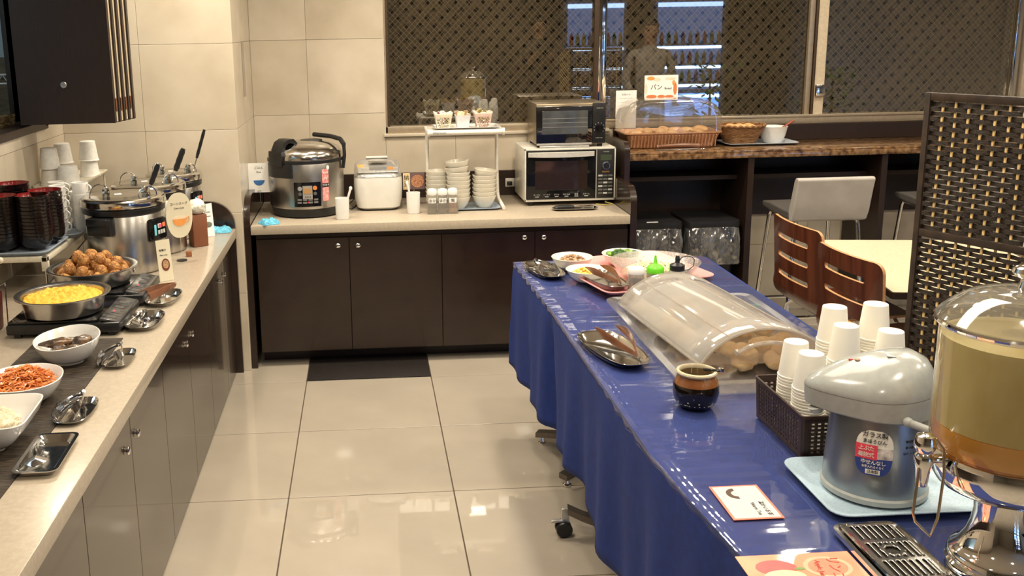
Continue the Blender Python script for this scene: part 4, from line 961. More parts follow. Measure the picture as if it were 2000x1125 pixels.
b = B(); b.box(-.178,.110,-.007,0,.012,.022, bev=.002); ob('crumb_tray', b, silver, to); b = B(); b.box(-.165,.095,-.020,-.004,.000,.010, bev=.003); b.box(-.12,.05,-.022,-.018,-.0,.004); ob('door_handle', b, silver, to)
b = B(); b.box(.114,.182,-.004,.010,.018,.226, bev=.003); cp = ob('control_panel', b, dark(), to)
b = B(); b.lathe([(.019,0),(.018,.014),(.0001,.015)], 24); b.box(-.004,.004,-.018,.018,.010,.020, bev=.002); ob('timer_dial', b, blackg(), cp, (.148,-.004,.098), (PI/2,0,0))
text('ZOJIRUSHI', .0075, wt, cp, (.150,-.0046,.200)); text('TOASTER OVEN', .0052, wt, cp, (.148,-.0046,.046))
for q in range(8):
    t = math.radians(-40+q*35); b = B(); b.box(-.0018,.0018,-.0005,0,-.0018,.0018); ob('dial_mark', b, wt, cp, (.148+.027*math.cos(t),-.0042,.098+.027*math.sin(t)), smooth=False)
for x in (-.16,.16):
    for y in (.03,.24): b = B(); b.box(x-.012,x+.012,y-.01,y+.01,.0,.015); ob('foot', b, dark(), to, smooth=False)
# cutlery tray, cloth, socket
steeltray('steel_tray', 1.060, 4.900, .235, .078, 0.0, 'small steel tray with black handled tongs in front of the microwave', h=.010, r=.03, z=Z)
r = root('serving_tongs', 'tongs with black grip lying in the small steel tray', 'tongs', (1.060, 4.895, Z+.010)); b = B(); b.tube([(-.105,0,.006),(-.05,0,.008),(-.005,0,.006)], [.008,.010,.008], 8); ob('grip', b, dark(), r)
b = B(); b.tube([(-.01,-.002,.006),(.05,-.006,.006),(.095,-.004,.005)], [.003,.005,.006], 8); ob('arm', b, chrome(), r); b = B(); b.tube([(-.01,.004,.006),(.05,.010,.006),(.095,.008,.005)], [.003,.005,.006], 8); ob('arm', b, chrome(), r)
o = ob('dish_cloth', clothmesh(.085, .075, .030, 11), cyanc, None, (-.480, 4.762, Z+.0005), (0,0,.5), ang=80); tag(o, 'crumpled light blue cloth at the corner of the rice cooker counter', 'cloth')
r = root('wall_socket', 'white wall socket with a plug on the dark upstand beside the microwave', 'socket', (.800, YB-.025, .800))
b = B(); b.box(-.026,.026,-.004,0,-.024,.024, bev=.002); ob('plate', b, wmw, r); b = B(); b.box(-.018,.010,-.022,-.004,-.014,.008, bev=.003); ob('plug', b, dark(), r)
b = B(); b.tube([(1.20,5.02,Z+.004),(1.24,4.985,Z+.004),(1.285,5.0,Z+.004),(1.25,5.03,Z+.012)], .0025, 6); tag(ob('yellow_cord', b, M('yellow_cord', (.45,.36,.06), .5)), 'thin yellow cord under the right front corner of the microwave', 'cord')
# ================================================================ ON THE MARBLE COUNTER
MZt = MZ+.0008
copper = M('copper_basket_plastic', (.38,.17,.085), .32, .25, var=(140,.5), stretch=(1,1,.08), col2=(.55,.30,.16), coat=.2)
bc = root('bread_case', 'clear domed bread case on a copper coloured ribbed tray under the window', 'display case', (1.640, 5.262, MZt))
b = B(); b.rings([rr(.440,.19,.02,0), rr(.450,.20,.02,.004), rr(.510,.245,.025,.078), rr(.530,.262,.03,.080), rr(.530,.262,.03,.086), rr(.500,.236,.025,.086), rr(.435,.185,.02,.006)]); bt = ob('ribbed_tray', b, copper, bc)
for i in range(26):
    x = -.215+.43*i/25; b = B(); b.box(-.0028,.0028,-.0025,.0015,.008,.074, bev=.001, seg=1); ob('rib', b, copper, bt, (x*1.06,-.108-.0,0), (.26,0,0), smooth=False)
domeM = thin('bread_dome', (.93,.92,.90), f0=.09, rough=.04, haze=.10, hazecol=(.72,.68,.62))
b = B(); R_ = []
def dsec(y, s):
    P = []
    for i in range(33):
        t = PI*i/32; c_2, s_2 = math.cos(t), math.sin(t)
        P.append((-(.262*s)*math.copysign(abs(c_2)**.42, c_2), y, .088+(.172*s)*abs(s_2)**.62))
    return P
for y, s in ((-.122,.86),(-.124,.93),(-.115,.985),(-.09,1),(.09,1),(.115,.985),(.124,.93),(.122,.86)): R_.append(dsec(y, s))
b.rings(R_, True, True, closed=False); ob('clear_lid', b, domeM, bc, ang=60)
b = B(); b.box(-.10,-.096,-.13,.13,.0885,.092); b.box(.10,.104,-.13,.13,.0885,.092); ob('rim_strip', b, copper, bc)
bread = M('bread_crust', (.50,.24,.08), .6, var=(20,.5), col2=(.74,.50,.25))
for i in range(12):
    b = B(); b.blob((0,0,0), .036, 3, .10, (1.25,.85,.62), 1.2, i); o = ob('bread_roll', b, bread, None, (1.455+.034*i, 5.235+(i % 2)*.065-.01, MZt+.072+.006*(i % 3)), (0,0,i*.8), ang=80)
    tag(o, ('golden bread roll in the front row inside the clear bread case' if i % 2 == 0 else 'golden bread roll in the back row inside the clear bread case'), 'bread', 'rolls in the bread case')
# bread sign and paper
r, c = card('bread_sign', 1.640, 5.392, MZt+.240, .190, .135, .03, 'square bread sign with orange bread drawings standing above the bread case', paper(), lean=-.03, items=[('パン',.034,-.028,.068),('Bread',.017,.038,.062)])
for (x, z, rx, rz_, mt_) in ((-.06,.118,.022,.010,orangep),(-.025,.112,.020,.009,pale),(.052,.116,.03,.007,pale),(-.055,.018,.030,.011,M('print_crust', (.66,.20,.07), .6)),(0,.017,.022,.011,M('print_crust', (0,0,0))),(.045,.016,.026,.010,M('print_crust', (0,0,0))),(.078,.06,.010,.034,M('print_crust', (0,0,0))),(-.085,.06,.007,.030,pale),(.070,.092,.009,.014,orangep)):
    picdisc(c, x, z, rx, rz_, mt_)
b = B(); b.tube([(0,.006,.02),(0,.008,-.12),(0,.012,-.238)], .004, 8); ob('stand_post', b, clear, r); 
b = B(); b.box(1.390,1.505,5.402,5.404,MZt+.02,MZt+.295); o = ob('notice_sheet', b, paper(), None, smooth=False); tag(o, 'white notice sheet propped against the window behind the bread case', 'notice')
for i, s in enumerate(('お知らせ','━━━━━━━━','━━━━━━━','━━━━━━━━')): text(s, .013 if i == 0 else .009, M('faint_ink', (.35,.36,.38), .7), o, (1.447,5.4015,MZt+.272-.02*i))
picdisc(o, 1.425, 1.075, .009, .009, M('print_red', (.55,.08,.08), .6), 5.4015)
b = B(); b.box(1.525,1.79,5.075,5.115,0,.006, bev=.002); o = ob('tong_rest', b, M('tray_steel', (0,0,0)), None, (0,0,MZt)); tag(o, 'narrow steel rest lying in front of the bread case', 'tray')
tongs('serving_tongs', 1.650, 5.093, MZt+.004, .22, PI/2+.06, brownp(), 'brown tongs lying in front of the bread case', .018, .03, tip='x')
# round wicker basket, white bowl, tray
o = link('serving_tray', tray_mesh('tray', .400, .225, .012, .03, M('pale_blue_tray', (.42,.46,.52), .3), flare=.02), None, (2.145, 5.272, MZt)); tag(o, 'pale tray holding the wicker basket and white bowl on the marble counter', 'tray')
wk = root('wicker_basket', 'round brown wicker basket of small rolls on the pale tray', 'basket', (2.050, 5.275, MZt+.003))
wkM = M('wicker', (.22,.09,.030), .6, var=(30,.5), col2=(.42,.22,.09), stretch=(1,1,4), bump=(120,.8))
b = B(); prev = None
for j in range(14):
    z_ = .005+j*.0068; R_j = .078+.042*j/13
    b.tube([(R_j*math.cos(t)*1.05, R_j*math.sin(t)*.9, z_+.0012*math.sin(t*18+(j % 2)*PI)) for t in [2*PI*i/54 for i in range(54)]], .0040, 6, closed=True)
ob('woven_rows', b, wkM, wk).update_tag(); wk.children[0]['kind'] = 'stuff'
b = B(); b.tube([(.125*math.cos(t)*1.05, .125*math.sin(t)*.9, .100+.003*math.sin(t*26)) for t in [2*PI*i/104 for i in range(104)]], .0065, 6, closed=True); ob('rim', b, wkM, wk)
b = B(); b.lathe([(.0001,0),(.078,0),(.080,.004),(.114,.09)], 40, sx=1.03, sy=.88, c1=False); ob('liner', b, M('wicker_liner', (.16,.07,.03), .8), wk)
for i, (x, y) in enumerate(((-.045,-.03),(.0,-.035),(.045,-.03),(-.05,.02),(0,.015),(.05,.02))):
    b = B(); b.blob((0,0,0), .027, 3, .08, (1.1,.95,.7), 1.2, i+20); o = ob('bread_roll', b, bread, None, (2.05+x, 5.275+y, MZt+.092), ang=80); tag(o, 'small %s roll %s in the round wicker basket' % ('pale','at the front' if y < 0 else 'at the back'), 'bread', 'rolls in the wicker basket')
b = B(); b.lathe([(.0001,0),(.045,0),(.050,.004),(.066,.040),(.076,.086),(.078,.090),(.074,.0905),(.062,.042),(.046,.007),(.0001,.006)], 48, c0=False, c1=False)
tag(ob('round_bowl', b, porc(), None, (2.232, 5.272, MZt+.003)), 'deep white bowl with a red handled spoon on the pale tray', 'bowl')
r = root('red_spoon', 'red handled spoon leaning out of the deep white bowl', 'spoon', (2.232,5.272,MZt+.02)); b = B(); b.tube([(-.02,0,0),(.05,0,.062),(.118,.01,.100)], [.004,.005,.007], 8); ob('handle', b, M('red_brown_plastic', (.28,.05,.025), .3), r)
b = B(); b.lathe([(.010,0),(.010,.004),(.0001,.005)], 16, sx=3, sy=1.3); tag(ob('serving_clip', b, dark(), None, (2.150,5.195,MZt+.004)), 'small black clip on the pale tray between basket and bowl', 'clip')
# ================================================================ DINING SIDE
binM = M('bin_black', (.010,.010,.011), .4, var=(30,.2)); bagM = thin('bin_bag', (.55,.55,.56), f0=.22, rough=.15, haze=.34, hazecol=(.36,.36,.36), bump=(22,4.0), stretch=(1,1,.5), hzn=(16,.3))
for i, (x, L_) in enumerate(((1.523,'left black waste bin with a clear bag and small white label on the lid'),(1.835,'right black waste bin with a clear bag beside the dark divider'))):
    r = root('waste_bin', L_, 'waste bin', (x, 5.17, 0))
    b = B(); b.rings([rr(.21,.24,.03,0), rr(.255,.29,.03,.56), rr(.255,.29,.03,.585)]); ob('bin_body', b, binM, r)
    b = B(); b.rings([rr(.285,.32,.03,.585), rr(.292,.326,.03,.600), rr(.285,.32,.03,.622), rr(.23,.26,.03,.628)]); ob('lid', b, binM, r)
    b = B(); rs = []
    for j in range(9):
        z_ = .598-.026*j; P = []
        for k, (px_, py_, _) in enumerate(rr(.284+.004*min(j,3), .318+.012*min(j,3), .04, z_, n=9)):
            e = 1+.02*mnoise.noise(Vector((k*.9, j*.7, i*7)))*min(j, 4)/2; dz = .02*mnoise.noise(Vector((k*.5, 3, i*3))) if j == 8 else 0
            P.append((px_*e, py_*e, z_+dz))
        rs.append(P)
    b.rings(rs, False, False); ob('bag', b, bagM, r, ang=80)
    if i == 0: b = B(); b.box(-.05,.01,-.150,-.142,.622,.626); ob('label', b, paper(), r, smooth=False)
# bar stools
def stool(x, y, label, rz=0):
    r = root('bar_stool', label, 'bar stool', (x, y, 0), rz); sl_ = M('grey_leather', (.40,.375,.35), .32, var=(12,.06), bump=(200,.05), coat=.1); dk = M('dark_leather', (.085,.078,.072), .4, bump=(200,.08))
    b = B(); rs = []
    prof = [(-.17,.700),(-.05,.700),(.10,.705),(.19,.715),(.195,.740),(.10,.748),(-.05,.742),(-.17,.742)]
    b.rings([[(x_, yy, z_) for yy, z_ in prof] for x_ in (-.185,-.175,.175,.185)]); s_ = ob('seat', b, dk, r); md = s_.modifiers.new('b','BEVEL'); md.width = .012; md.segments = 3
    b = B(); prof = [(-.150,.690),(-.176,.700),(-.196,.745),(-.208,.80),(-.222,.86),(-.236,.908),(-.226,.918),(-.200,.916),(-.188,.900),(-.170,.84),(-.155,.79),(-.140,.745)]
    b.rings([[(x_*1.0, yy, z_) for yy, z_ in prof] for x_ in (-.190,-.180,.180,.190)]); s_ = ob('backrest', b, sl_, r); md = s_.modifiers.new('b','BEVEL'); md.width = .010; md.segments = 3
    for sx in (-1,1):
        for sy in (-1,1):
            tx, ty = sx*.155, (-.150 if sy < 0 else .150); b = B(); b.tube([(sx*.13,ty*.7,.705),(tx*.98,ty,.695),(tx*1.02,ty*1.04,.670),(sx*.200,sy*.205,.012)], .0105, 10); ob('leg', b, chrome(), r)
            b = B(); b.lathe([(.015,0),(.014,.012)], 12, c=(sx*.201,sy*.206,0)); ob('foot_cap', b, dark(), r)
    for sx in (-1,1): b = B(); b.tube([(sx*.154,-.150,.697),(sx*.154,.150,.697)], .010, 8); ob('seat_rail', b, chrome(), r)
    q = .187
    b = B(); b.tube([(-q,-q-.003,.215),(q,-q-.003,.215)], .008, 8); ob('footrest', b, chrome(), r); b = B(); b.tube([(-q,q,.215),(q,q,.215)], .008, 8); ob('footrest', b, chrome(), r)
    b = B(); b.tube([(-q,-q,.215),(-q,q,.215)], .008, 8); ob('footrest', b, chrome(), r); b = B(); b.tube([(q,-q,.215),(q,q,.215)], .008, 8); ob('footrest', b, chrome(), r)
stool(2.245, 4.76, 'bar stool with pale grey backrest and chrome legs at the marble counter')
stool(3.03, 4.90, 'bar stool with dark seat half hidden behind the woven screen')
# plywood chairs
ply = M('walnut_plywood', (.052,.013,.006), .30, var=(7,.45), col2=(.105,.028,.012), stretch=(1,6,.35), coat=.35); edge = M('plywood_edge', (.48,.25,.11), .5, var=(50,.2))
def plate(outline, holes, t, cuts, fn, name, parent, mats):
    """flat 2D outline (u,v) with holes, extruded to thickness t, cut into strips and bent by fn(u,v,w)"""
    cu = bpy.data.curves.new('p', 'CURVE'); cu.dimensions = '2D'; cu.fill_mode = 'BOTH'; cu.extrude = t/2
    for pl_ in [outline]+holes:
        sp = cu.splines.new('POLY'); sp.points.add(len(pl_)-1); sp.use_cyclic_u = True
        for p_, q in zip(sp.points, pl_): p_.co = (q[0], q[1], 0, 1)
    o = bpy.data.objects.new('p', cu); C.objects.link(o); bpy.context.view_layer.update()
    me = bpy.data.meshes.new_from_object(o.evaluated_get(bpy.context.evaluated_depsgraph_get())); bpy.data.objects.remove(o)
    bm = bmesh.new(); bm.from_mesh(me); bmesh.ops.remove_doubles(bm, verts=bm.verts, dist=1e-6)
    for ax, vals in cuts:
        for v in vals:
            co = (v,0,0) if ax == 0 else (0,v,0); no = (1,0,0) if ax == 0 else (0,1,0)
            bmesh.ops.bisect_plane(bm, geom=bm.verts[:]+bm.edges[:]+bm.faces[:], plane_co=co, plane_no=no)
    bm.normal_update()
    for f in bm.faces: f.material_index = 0 if abs(f.normal.z) > .7 else 1
    for v in bm.verts: v.co = Vector(fn(*v.co))
    bmesh.ops.recalc_face_normals(bm, faces=bm.faces)
    for f in bm.faces: f.smooth = True
    for e in bm.edges:
        if len(e.link_faces) == 2 and e.calc_face_angle(0) > .6: e.smooth = False
    out = bpy.data.meshes.new(name); bm.to_mesh(out); bm.free()
    for m_ in mats: out.materials.append(m_)
    return link(name, out, parent)
def rslot(cx_, cz_, w_, h_, n=5):
    return [(cx_+x, cz_+y) for x, y, _ in rr(w_, h_, h_*.48, 0, n)]
def chair(x, y, rz, label, W_=.42):
    """faces +x; one bent shell whose back carries three slots"""
    r = root('dining_chair', label, 'chair', (x, y, 0), rz)
    Lb = .42                                             # back length above the bend
    def fn(u, v, w_):                                    # u across, v along the shell (0 = seat front), w thickness
        s = v; R0 = .085
        bow = .030*((u/(W_/2))**2)
        if s < .34: px_, pz = .40-s, .435-.012*math.sin(s/.34*PI*.5); nx, nz = 0, 1
        elif s < .34+R0*1.48:
            a = (s-.34)/R0; px_, pz = .06-R0*math.sin(a), .423+R0*(1-math.cos(a)); nx, nz = math.sin(a), math.cos(a)
        else:
            a = 1.48; d = s-.34-R0*1.48; px_, pz = .06-R0*math.sin(a)-d*math.cos(a)*.75, .423+R0*(1-math.cos(a))+d*math.sin(a); nx, nz = math.sin(a), math.cos(a)
        k = max(0, min(1, (s-.34)/.15)); px_ += bow*k; px_ += nx*w_; pz += nz*w_
        return (px_, u, pz)
    total = .34+.085*1.48+.305
    ol = []
    for (ux, uy, _) in rr(W_, total, .035, 0, 5, 0, total/2): 
        kk = 1-.06*math.exp(-((uy-.36)/.08)**2); ol.append((ux*kk, uy))
    dense = []
    for i in range(len(ol)):
        a_, b_ = ol[i], ol[(i+1) % len(ol)]; L_ = math.dist(a_, b_); m_ = max(1, int(L_/.03))
        for k in range(m_): dense.append((a_[0]+(b_[0]-a_[0])*k/m_, a_[1]+(b_[1]-a_[1])*k/m_))
    holes = [rslot(0, total-.078-.085*i, W_*.62, .023) for i in range(3)]
    vs = [.34+.085*1.48*k/7 for k in range(8)]+[.06*k for k in range(1,6)]+[total-.04*k for k in range(1,7)]
    plate(dense, holes, .011, [(0, [-W_/2+W_*k/10 for k in range(1,10)]), (1, vs)], fn, 'seat_shell', r, [ply, edge])
    for sx, sy in ((.36,-1),(.36,1),(.06,-1),(.06,1)):
        b = B(); b.tube([(sx, sy*.10, .418),(sx, sy*.15, .410),(sx+(.01 if sx > .2 else -.02), sy*.175, .385),(sx+(.04 if sx > .2 else -.06), sy*.195, .01)], .0095, 8); ob('leg', b, chrome(), r)
        b = B(); b.lathe([(.012,0),(.012,.012)], 10, c=(sx+(.04 if sx > .2 else -.06), sy*.195,0)); ob('foot_cap', b, dark(), r)
    b = B(); b.box(.05,.37,-.11,.11,.405,.420, bev=.003); ob('mount_plate', b, dark(), r)
chair(1.872, 4.070, .02, 'red brown plywood chair with slotted back, farther of the two at the cream table', .46)
chair(1.818, 3.497, .09, 'red brown plywood chair with slotted back, nearer of the two, behind the paper cups', .43)
# cream dining table
dt = root('dining_table', 'square dining table with cream top and dark brown edge', 'table', (2.27, 3.66, 0), -.155)
b = B(); b.rings([rr(.70,.88,.012,.678), rr(.70,.88,.012,.702)]); ob('table_edge', b, woodd(), dt)
b = B(); b.rings([rr(.692,.872,.010,.7022), rr(.692,.872,.010,.7045)]); ob('tabletop', b, M('cream_laminate', (.60,.50,.355), .35), dt)
b = B(); b.tube([(0,0,.03),(0,0,.678)], .035, 20); ob('pedestal', b, dark(), dt)
for a in range(4): b = B(); b.box(0,.30,-.025,.025,0,.03, bev=.006, mt=Matrix.Rotation(a*PI/2+PI/4,4,'Z')); ob('foot', b, dark(), dt)
# ================================================================ BLUE BUFFET TABLE
ZT = .7245
edge_pts = [(.655,1.30),(.649,1.583),(.626,1.80),(.611,2.0),(.608,2.6),(.606,3.157),(.594,3.5),(.583,3.84)]
def ex(y):
    for (x0,y0),(x1,y1) in zip(edge_pts, edge_pts[1:]):
        if y <= y1: return x0+(x1-x0)*(y-y0)/(y1-y0)
    return edge_pts[-1][0]
YE = 3.84; XR = 1.37
clothM = M('blue_cotton', (.009,.030,.185), .85, var=(40,.10), bump=(500,.15))
b = B(); path = []
y = 1.30
while y < YE-.02: path.append((ex(y), y, -1, 0)); y += .025
for k in range(7):
    t = PI/2*k/6; path.append((ex(YE)+.02-.02*math.cos(t), YE-.02+.02*math.sin(t), -math.cos(t), math.sin(t)))
x = ex(YE)+.04
while x < XR: path.append((x, YE, 0, 1)); x += .03
rows = []
NR = 18
for j in range(NR+1):
    q = j/NR; row = []; s = 0
    for i, (x, y, nx, ny) in enumerate(path):
        s += .025
        hem = .292+.016*math.sin(s*5.1)+.010*math.sin(s*9.3+1)+(.03 if y < 2.0 else 0)
        z = .7225-(.7225-hem)*q
        amp = q**.8*(.012*math.sin(s*13+.5*math.sin(s*4))+.009*math.sin(s*29+1.3)+.006*mnoise.noise(Vector((s*6, q*2, 0))))+.004*min(1, q*8)
        pl_ = -.028*math.exp(-((y-3.157)/.035)**2)*min(1, q*3)*(1 if nx < 0 else 0)
        row.append(b.bm.verts.new((x+nx*(amp+pl_), y+ny*(amp+pl_), z-(0 if j == 0 else .001))))
    rows.append(row)
for r0, r1 in zip(rows, rows[1:]):
    for i in range(len(path)-1): b.f((r0[i], r0[i+1], r1[i+1], r1[i]))
inner = [b.bm.verts.new((XR, min(max(y, 1.30), YE), .7225)) if nx < 0 and ny == 0 else None for (x, y, nx, ny) in path]
prev = None
for i in range(len(path)-1):
    if path[i][2] < 0 and path[i+1][2] < 0 and path[i+1][3] == 0: b.f((rows[0][i], inner[i], inner[i+1], rows[0][i+1]))
# close the far strip
last = max(i for i, p_ in enumerate(path) if p_[2] < 0 and p_[3] == 0)
far = [rows[0][i] for i in range(last, len(path))]
b.f([inner[last]]+list(reversed(far)))
cl = ob('blue_tablecloth', b, clothM, ang=80); md = cl.modifiers.new('s','SOLIDIFY'); md.thickness = .0012; md.offset = -1
tag(cl, 'royal blue cloth draped over the two buffet tables, hanging to knee height', 'tablecloth')
def buftable(y0, y1, label, feet):
    r = root('folding_table', label, 'table', (.985, (y0+y1)/2, 0)); h_ = (y1-y0)/2-.004
    b = B(); b.box(-.30,.375,-h_,h_,.690,.7195, bev=.003); ob('tabletop', b, M('table_laminate', (.35,.30,.24), .5), r)
    fm = M('leg_steel', (.20,.17,.14), .35, .8)
    for (px_, py_, arms) in feet:
        b = B(); b.tube([(px_,py_,.05),(px_,py_,.69)], .022, 12); ob('post', b, fm, r)
        for (ax, ay, kind) in arms:
            b = B(); d = Vector((ax-px_, ay-py_, 0)); n = Vector((-d.y, d.x, 0)).normalized()*.020; rs = []
            for k in range(9):
                t = k/8; p_ = Vector((px_,py_,0))+d*t
                z_ = .075-.045*t if kind == 'glide' else .044+.040*(t**3)-.022*math.sin(t*PI)
                th = .030-.010*t
                rs.append([p_+n+Vector((0,0,z_)), p_-n+Vector((0,0,z_)), p_-n+Vector((0,0,z_+th)), p_+n+Vector((0,0,z_+th))])
            b.rings(rs); a_ = ob('foot_arm', b, fm, r)
            if kind == 'glide': b = B(); b.lathe([(.014,0),(.016,.006),(.010,.010),(.006,.030)], 14, c=(ax-d.x*.06,ay-d.y*.06,0)); ob('glide', b, chrome(), a_)
            else:
                for q in (-.013,.013): b = B(); b.lathe([(.006,-.008),(.025,-.008),(.027,-.005),(.027,.005),(.025,.008),(.006,.008)], 28); ob('caster_wheel', b, dark(), a_, (ax-.012,ay+q,.0275), (PI/2,0,0))
                b = B(); b.box(ax-.020,ax+.006,ay-.006,ay+.006,.028,.098, bev=.003); b.box(ax-.055,ax-.015,ay-.008,ay+.008,.050,.058, bev=.002); ob('caster_fork', b, silver, a_)
    return r
buftable(3.16, 3.835, 'far folding table under the blue cloth, standing on cross feet with glides', [(.0,.005,[(-.325,.20,'glide'),(-.30,-.20,'glide'),(.30,.20,'glide'),(.30,-.20,'glide')])])
buftable(1.32, 3.155, 'near folding table under the blue cloth, standing on castered curved feet', [(.0,.66,[(-.355,.715,'caster'),(.33,.715,'caster')]),(.0,-.55,[(-.24,-.55,'caster'),(.30,-.55,'caster')])])
# clear vinyl covers
vin = thin('clear_vinyl', (.97,.97,.98), f0=.08, rough=.06, haze=.05, hazecol=(.5,.5,.58), bump=(3.2,.42), stretch=(.6,3.2,1))
def vinyl(y0, y1, label):
    b = B(); n, m_ = 40, 16; V = []
    for j in range(n+1):
        y = y0+(y1-y0)*j/n; row = []
        e = ex(y)
        for i in range(m_+1):
            u = i/m_; x = e-.006+(XR-.004-e)*max(0,(u-.06)/.94) if u > .06 else e-.006
            z = ZT-.0008+.0010*abs(mnoise.noise(Vector((x*5, y*14, y0)))) if u > .06 else ZT-.012+.004*math.sin(y*60)
            row.append(b.bm.verts.new((x+(.003*math.sin(y*71) if u <= .06 else 0), y, z)))
        V.append(row)
    for j in range(n):
        for i in range(m_): b.f((V[j][i], V[j][i+1], V[j+1][i+1], V[j+1][i]))
    tag(ob('vinyl_cover', b, vin, ang=80), label, 'table cover')
vinyl(3.150, YE-.004, 'clear vinyl sheet over the far end of the blue cloth, under the salad bowls')
vinyl(1.30, 3.150, 'clear vinyl sheet over the long near part of the blue cloth')
ZT += .0022
# --- steel trays and pink trays
stadium('steel_tray', .672, 3.640, .112, .27, .18, 'rounded steel tray with steel tongs at the far left corner of the blue table', z=ZT, narrow=1.15, h=.016)
tongs('serving_tongs', .668, 3.64, ZT+.006, .21, .12, tongM, 'steel tongs lying in the tray at the far left corner of the blue table', .020, .050)
pinkM = M('pink_tray', (.72,.33,.32), .28, var=(30,.04), coat=.3)
o = link('serving_tray', tray_mesh('tray', .47, .45, .014, .04, pinkM, flare=.018), None, (1.005, 3.610, ZT), (0,0,.25)); tag(o, 'large pink tray under the salad bowls at the far end of the blue table', 'tray')
o = link('serving_tray', tray_mesh('tray', .135, .315, .012, .035, pinkM, flare=.014), None, (.842, 3.372, ZT+.0165), (.0,0,.23)); tag(o, 'narrow pink tray under a steel tray, in front of the corn bowl', 'tray')
stadium('steel_tray', .842, 3.378, .108, .265, .23, 'steel tray with brown tongs standing on the narrow pink tray', z=ZT+.0205, narrow=1.2, h=.020)
tongs('serving_tongs', .845, 3.375, ZT+.036, .17, PI+.35, brownp(), 'brown tongs in the steel tray on the narrow pink tray', .022, .062, tip='blade', pitch=-.12)
stadium('steel_tray', .698, 2.675, .126, .325, .18, 'rounded steel tray with brown tongs left of the clear dome', z=ZT, narrow=1.2, h=.020)
tongs('serving_tongs', .712, 2.665, ZT+.024, .19, PI+.22, brownp(), 'brown tongs in the steel tray left of the clear dome', .024, .066, tip='blade', pitch=-.13)
b = B(); b.box(-.012,.012,-.05,.05,0,.008, bev=.003); tag(ob('bottle_opener', b, M('dark_brown_card', (.10,.03,.02), .5), None, (.918, 3.205, ZT), (0,0,.5)), 'small dark brown packet between the brown tongs and the dressing bottle', 'packet')
# --- salad bowls
ZP = ZT+.0035
def salad(x, y, R_, h_, label, mt_, z=ZP, sy=1):
    q = R_; b = B(); b.lathe([(.0001,0),(.5*q,0),(.56*q,.004),(.82*q,h_*.45),(.97*q,h_*.93),(1.0*q,h_),(.985*q,h_+.001),(.94*q,h_*.93),(.79*q,h_*.47),(.5*q,.006),(.0001,.005)], 56, sy=sy, c0=False, c1=False)
    return tag(ob('salad_bowl', b, mt_, None, (x,y,z), ang=60), label, 'bowl')
whb = M('white_melamine', (.76,.71,.64), .22, var=(20,.02), coat=.3)
salad(.785, 3.662, .080, .050, 'white bowl of dark mixed mushrooms at the far left of the pink tray', whb)
salad(.815, 3.510, .082, .052, 'white bowl of yellow corn at the front of the pink tray', whb) if False else salad(.802, 3.480, .078, .043, 'white bowl of yellow corn at the front of the pink tray', whb, z=ZP+.002)
salad(.998, 3.700, .086, .048, 'white bowl of green broccoli at the back of the pink tray', whb)
salad(1.055, 3.475, .165, .070, 'wide clear bowl of pale salad behind the dressing bottles', thin('clear_bowl', (.93,.92,.90), f0=.13, rough=.10, haze=.20, hazecol=(.75,.72,.66), bump=(120,.8)))
def heap(name, label, cat, x, y, z, R_, h_, n_, fn, mt_, seed):
    random.seed(seed); b = B(); b.blob((0,0,h_*.2), R_*.93, 3, .06, (1,1,h_/R_*.55))
    for i in range(n_):
        t = random.uniform(0, 2*PI); q = random.random()**.5*R_; zz = h_*(1-(q/R_)**2)*.8+.004
        fn(b, q*math.cos(t), q*math.sin(t), zz, i)
    o = ob(name, b, mt_, None, (x,y,z), ang=80); tag(o, label, cat); o['kind'] = 'stuff'
heap('mushroom_salad','brown mushrooms and meat heaped in the far white bowl','salad', .785,3.662,ZP+.020,.060,.036,70, lambda b,x,y,z,i: b.blob((x,y,z), .009, 1, .3, (1,.8,.7), 2, i), M('mushroom', (.16,.075,.035), .5, var=(60,.6), col2=(.55,.36,.22)), 4)
heap('corn','yellow corn kernels heaped in the front white bowl','corn', .802,3.480,ZP+.019,.060,.030,160, lambda b,x,y,z,i: b.blob((x,y,z), .0052, 1, .1), M('corn', (.78,.42,.06), .35, var=(60,.3), col2=(.88,.60,.18)), 5)
for i in range(11):
    t = i*2.4; q = .018+.038*(i/11); b = B()
    for k in range(5): b.blob((.010*math.cos(k*1.3+i), .010*math.sin(k*1.3+i), .004+.003*(k % 2)), .012, 2, .5, (1,1,.7), 6, i*5+k)
    o = ob('broccoli_floret', b, M('broccoli_dark' if i % 3 else 'broccoli_light', (.035,.10,.012) if i % 3 else (.20,.36,.06), .6, var=(90,.6), bump=(120,1)), None, (.998+q*math.cos(t), 3.700+q*math.sin(t), ZP+.036+.010*(1-i/11)), (0,0,i), ang=80)
    tag(o, 'dark green broccoli floret in the back white bowl' if i % 3 else 'light green broccoli floret in the back white bowl', 'broccoli', 'broccoli in the white bowl')
heap('cabbage_salad','pale shredded salad in the wide clear bowl','salad', 1.055,3.475,ZP+.018,.115,.045,420, lambda b,x,y,z,i: b.tube([(x-.012*math.cos(i),y-.012*math.sin(i),z),(x,y,z+.006),(x+.012*math.cos(i),y+.012*math.sin(i),z-.002)], .0022, 4), M('cabbage', (.50,.50,.24), .5, var=(50,.5), col2=(.76,.70,.50)), 6)
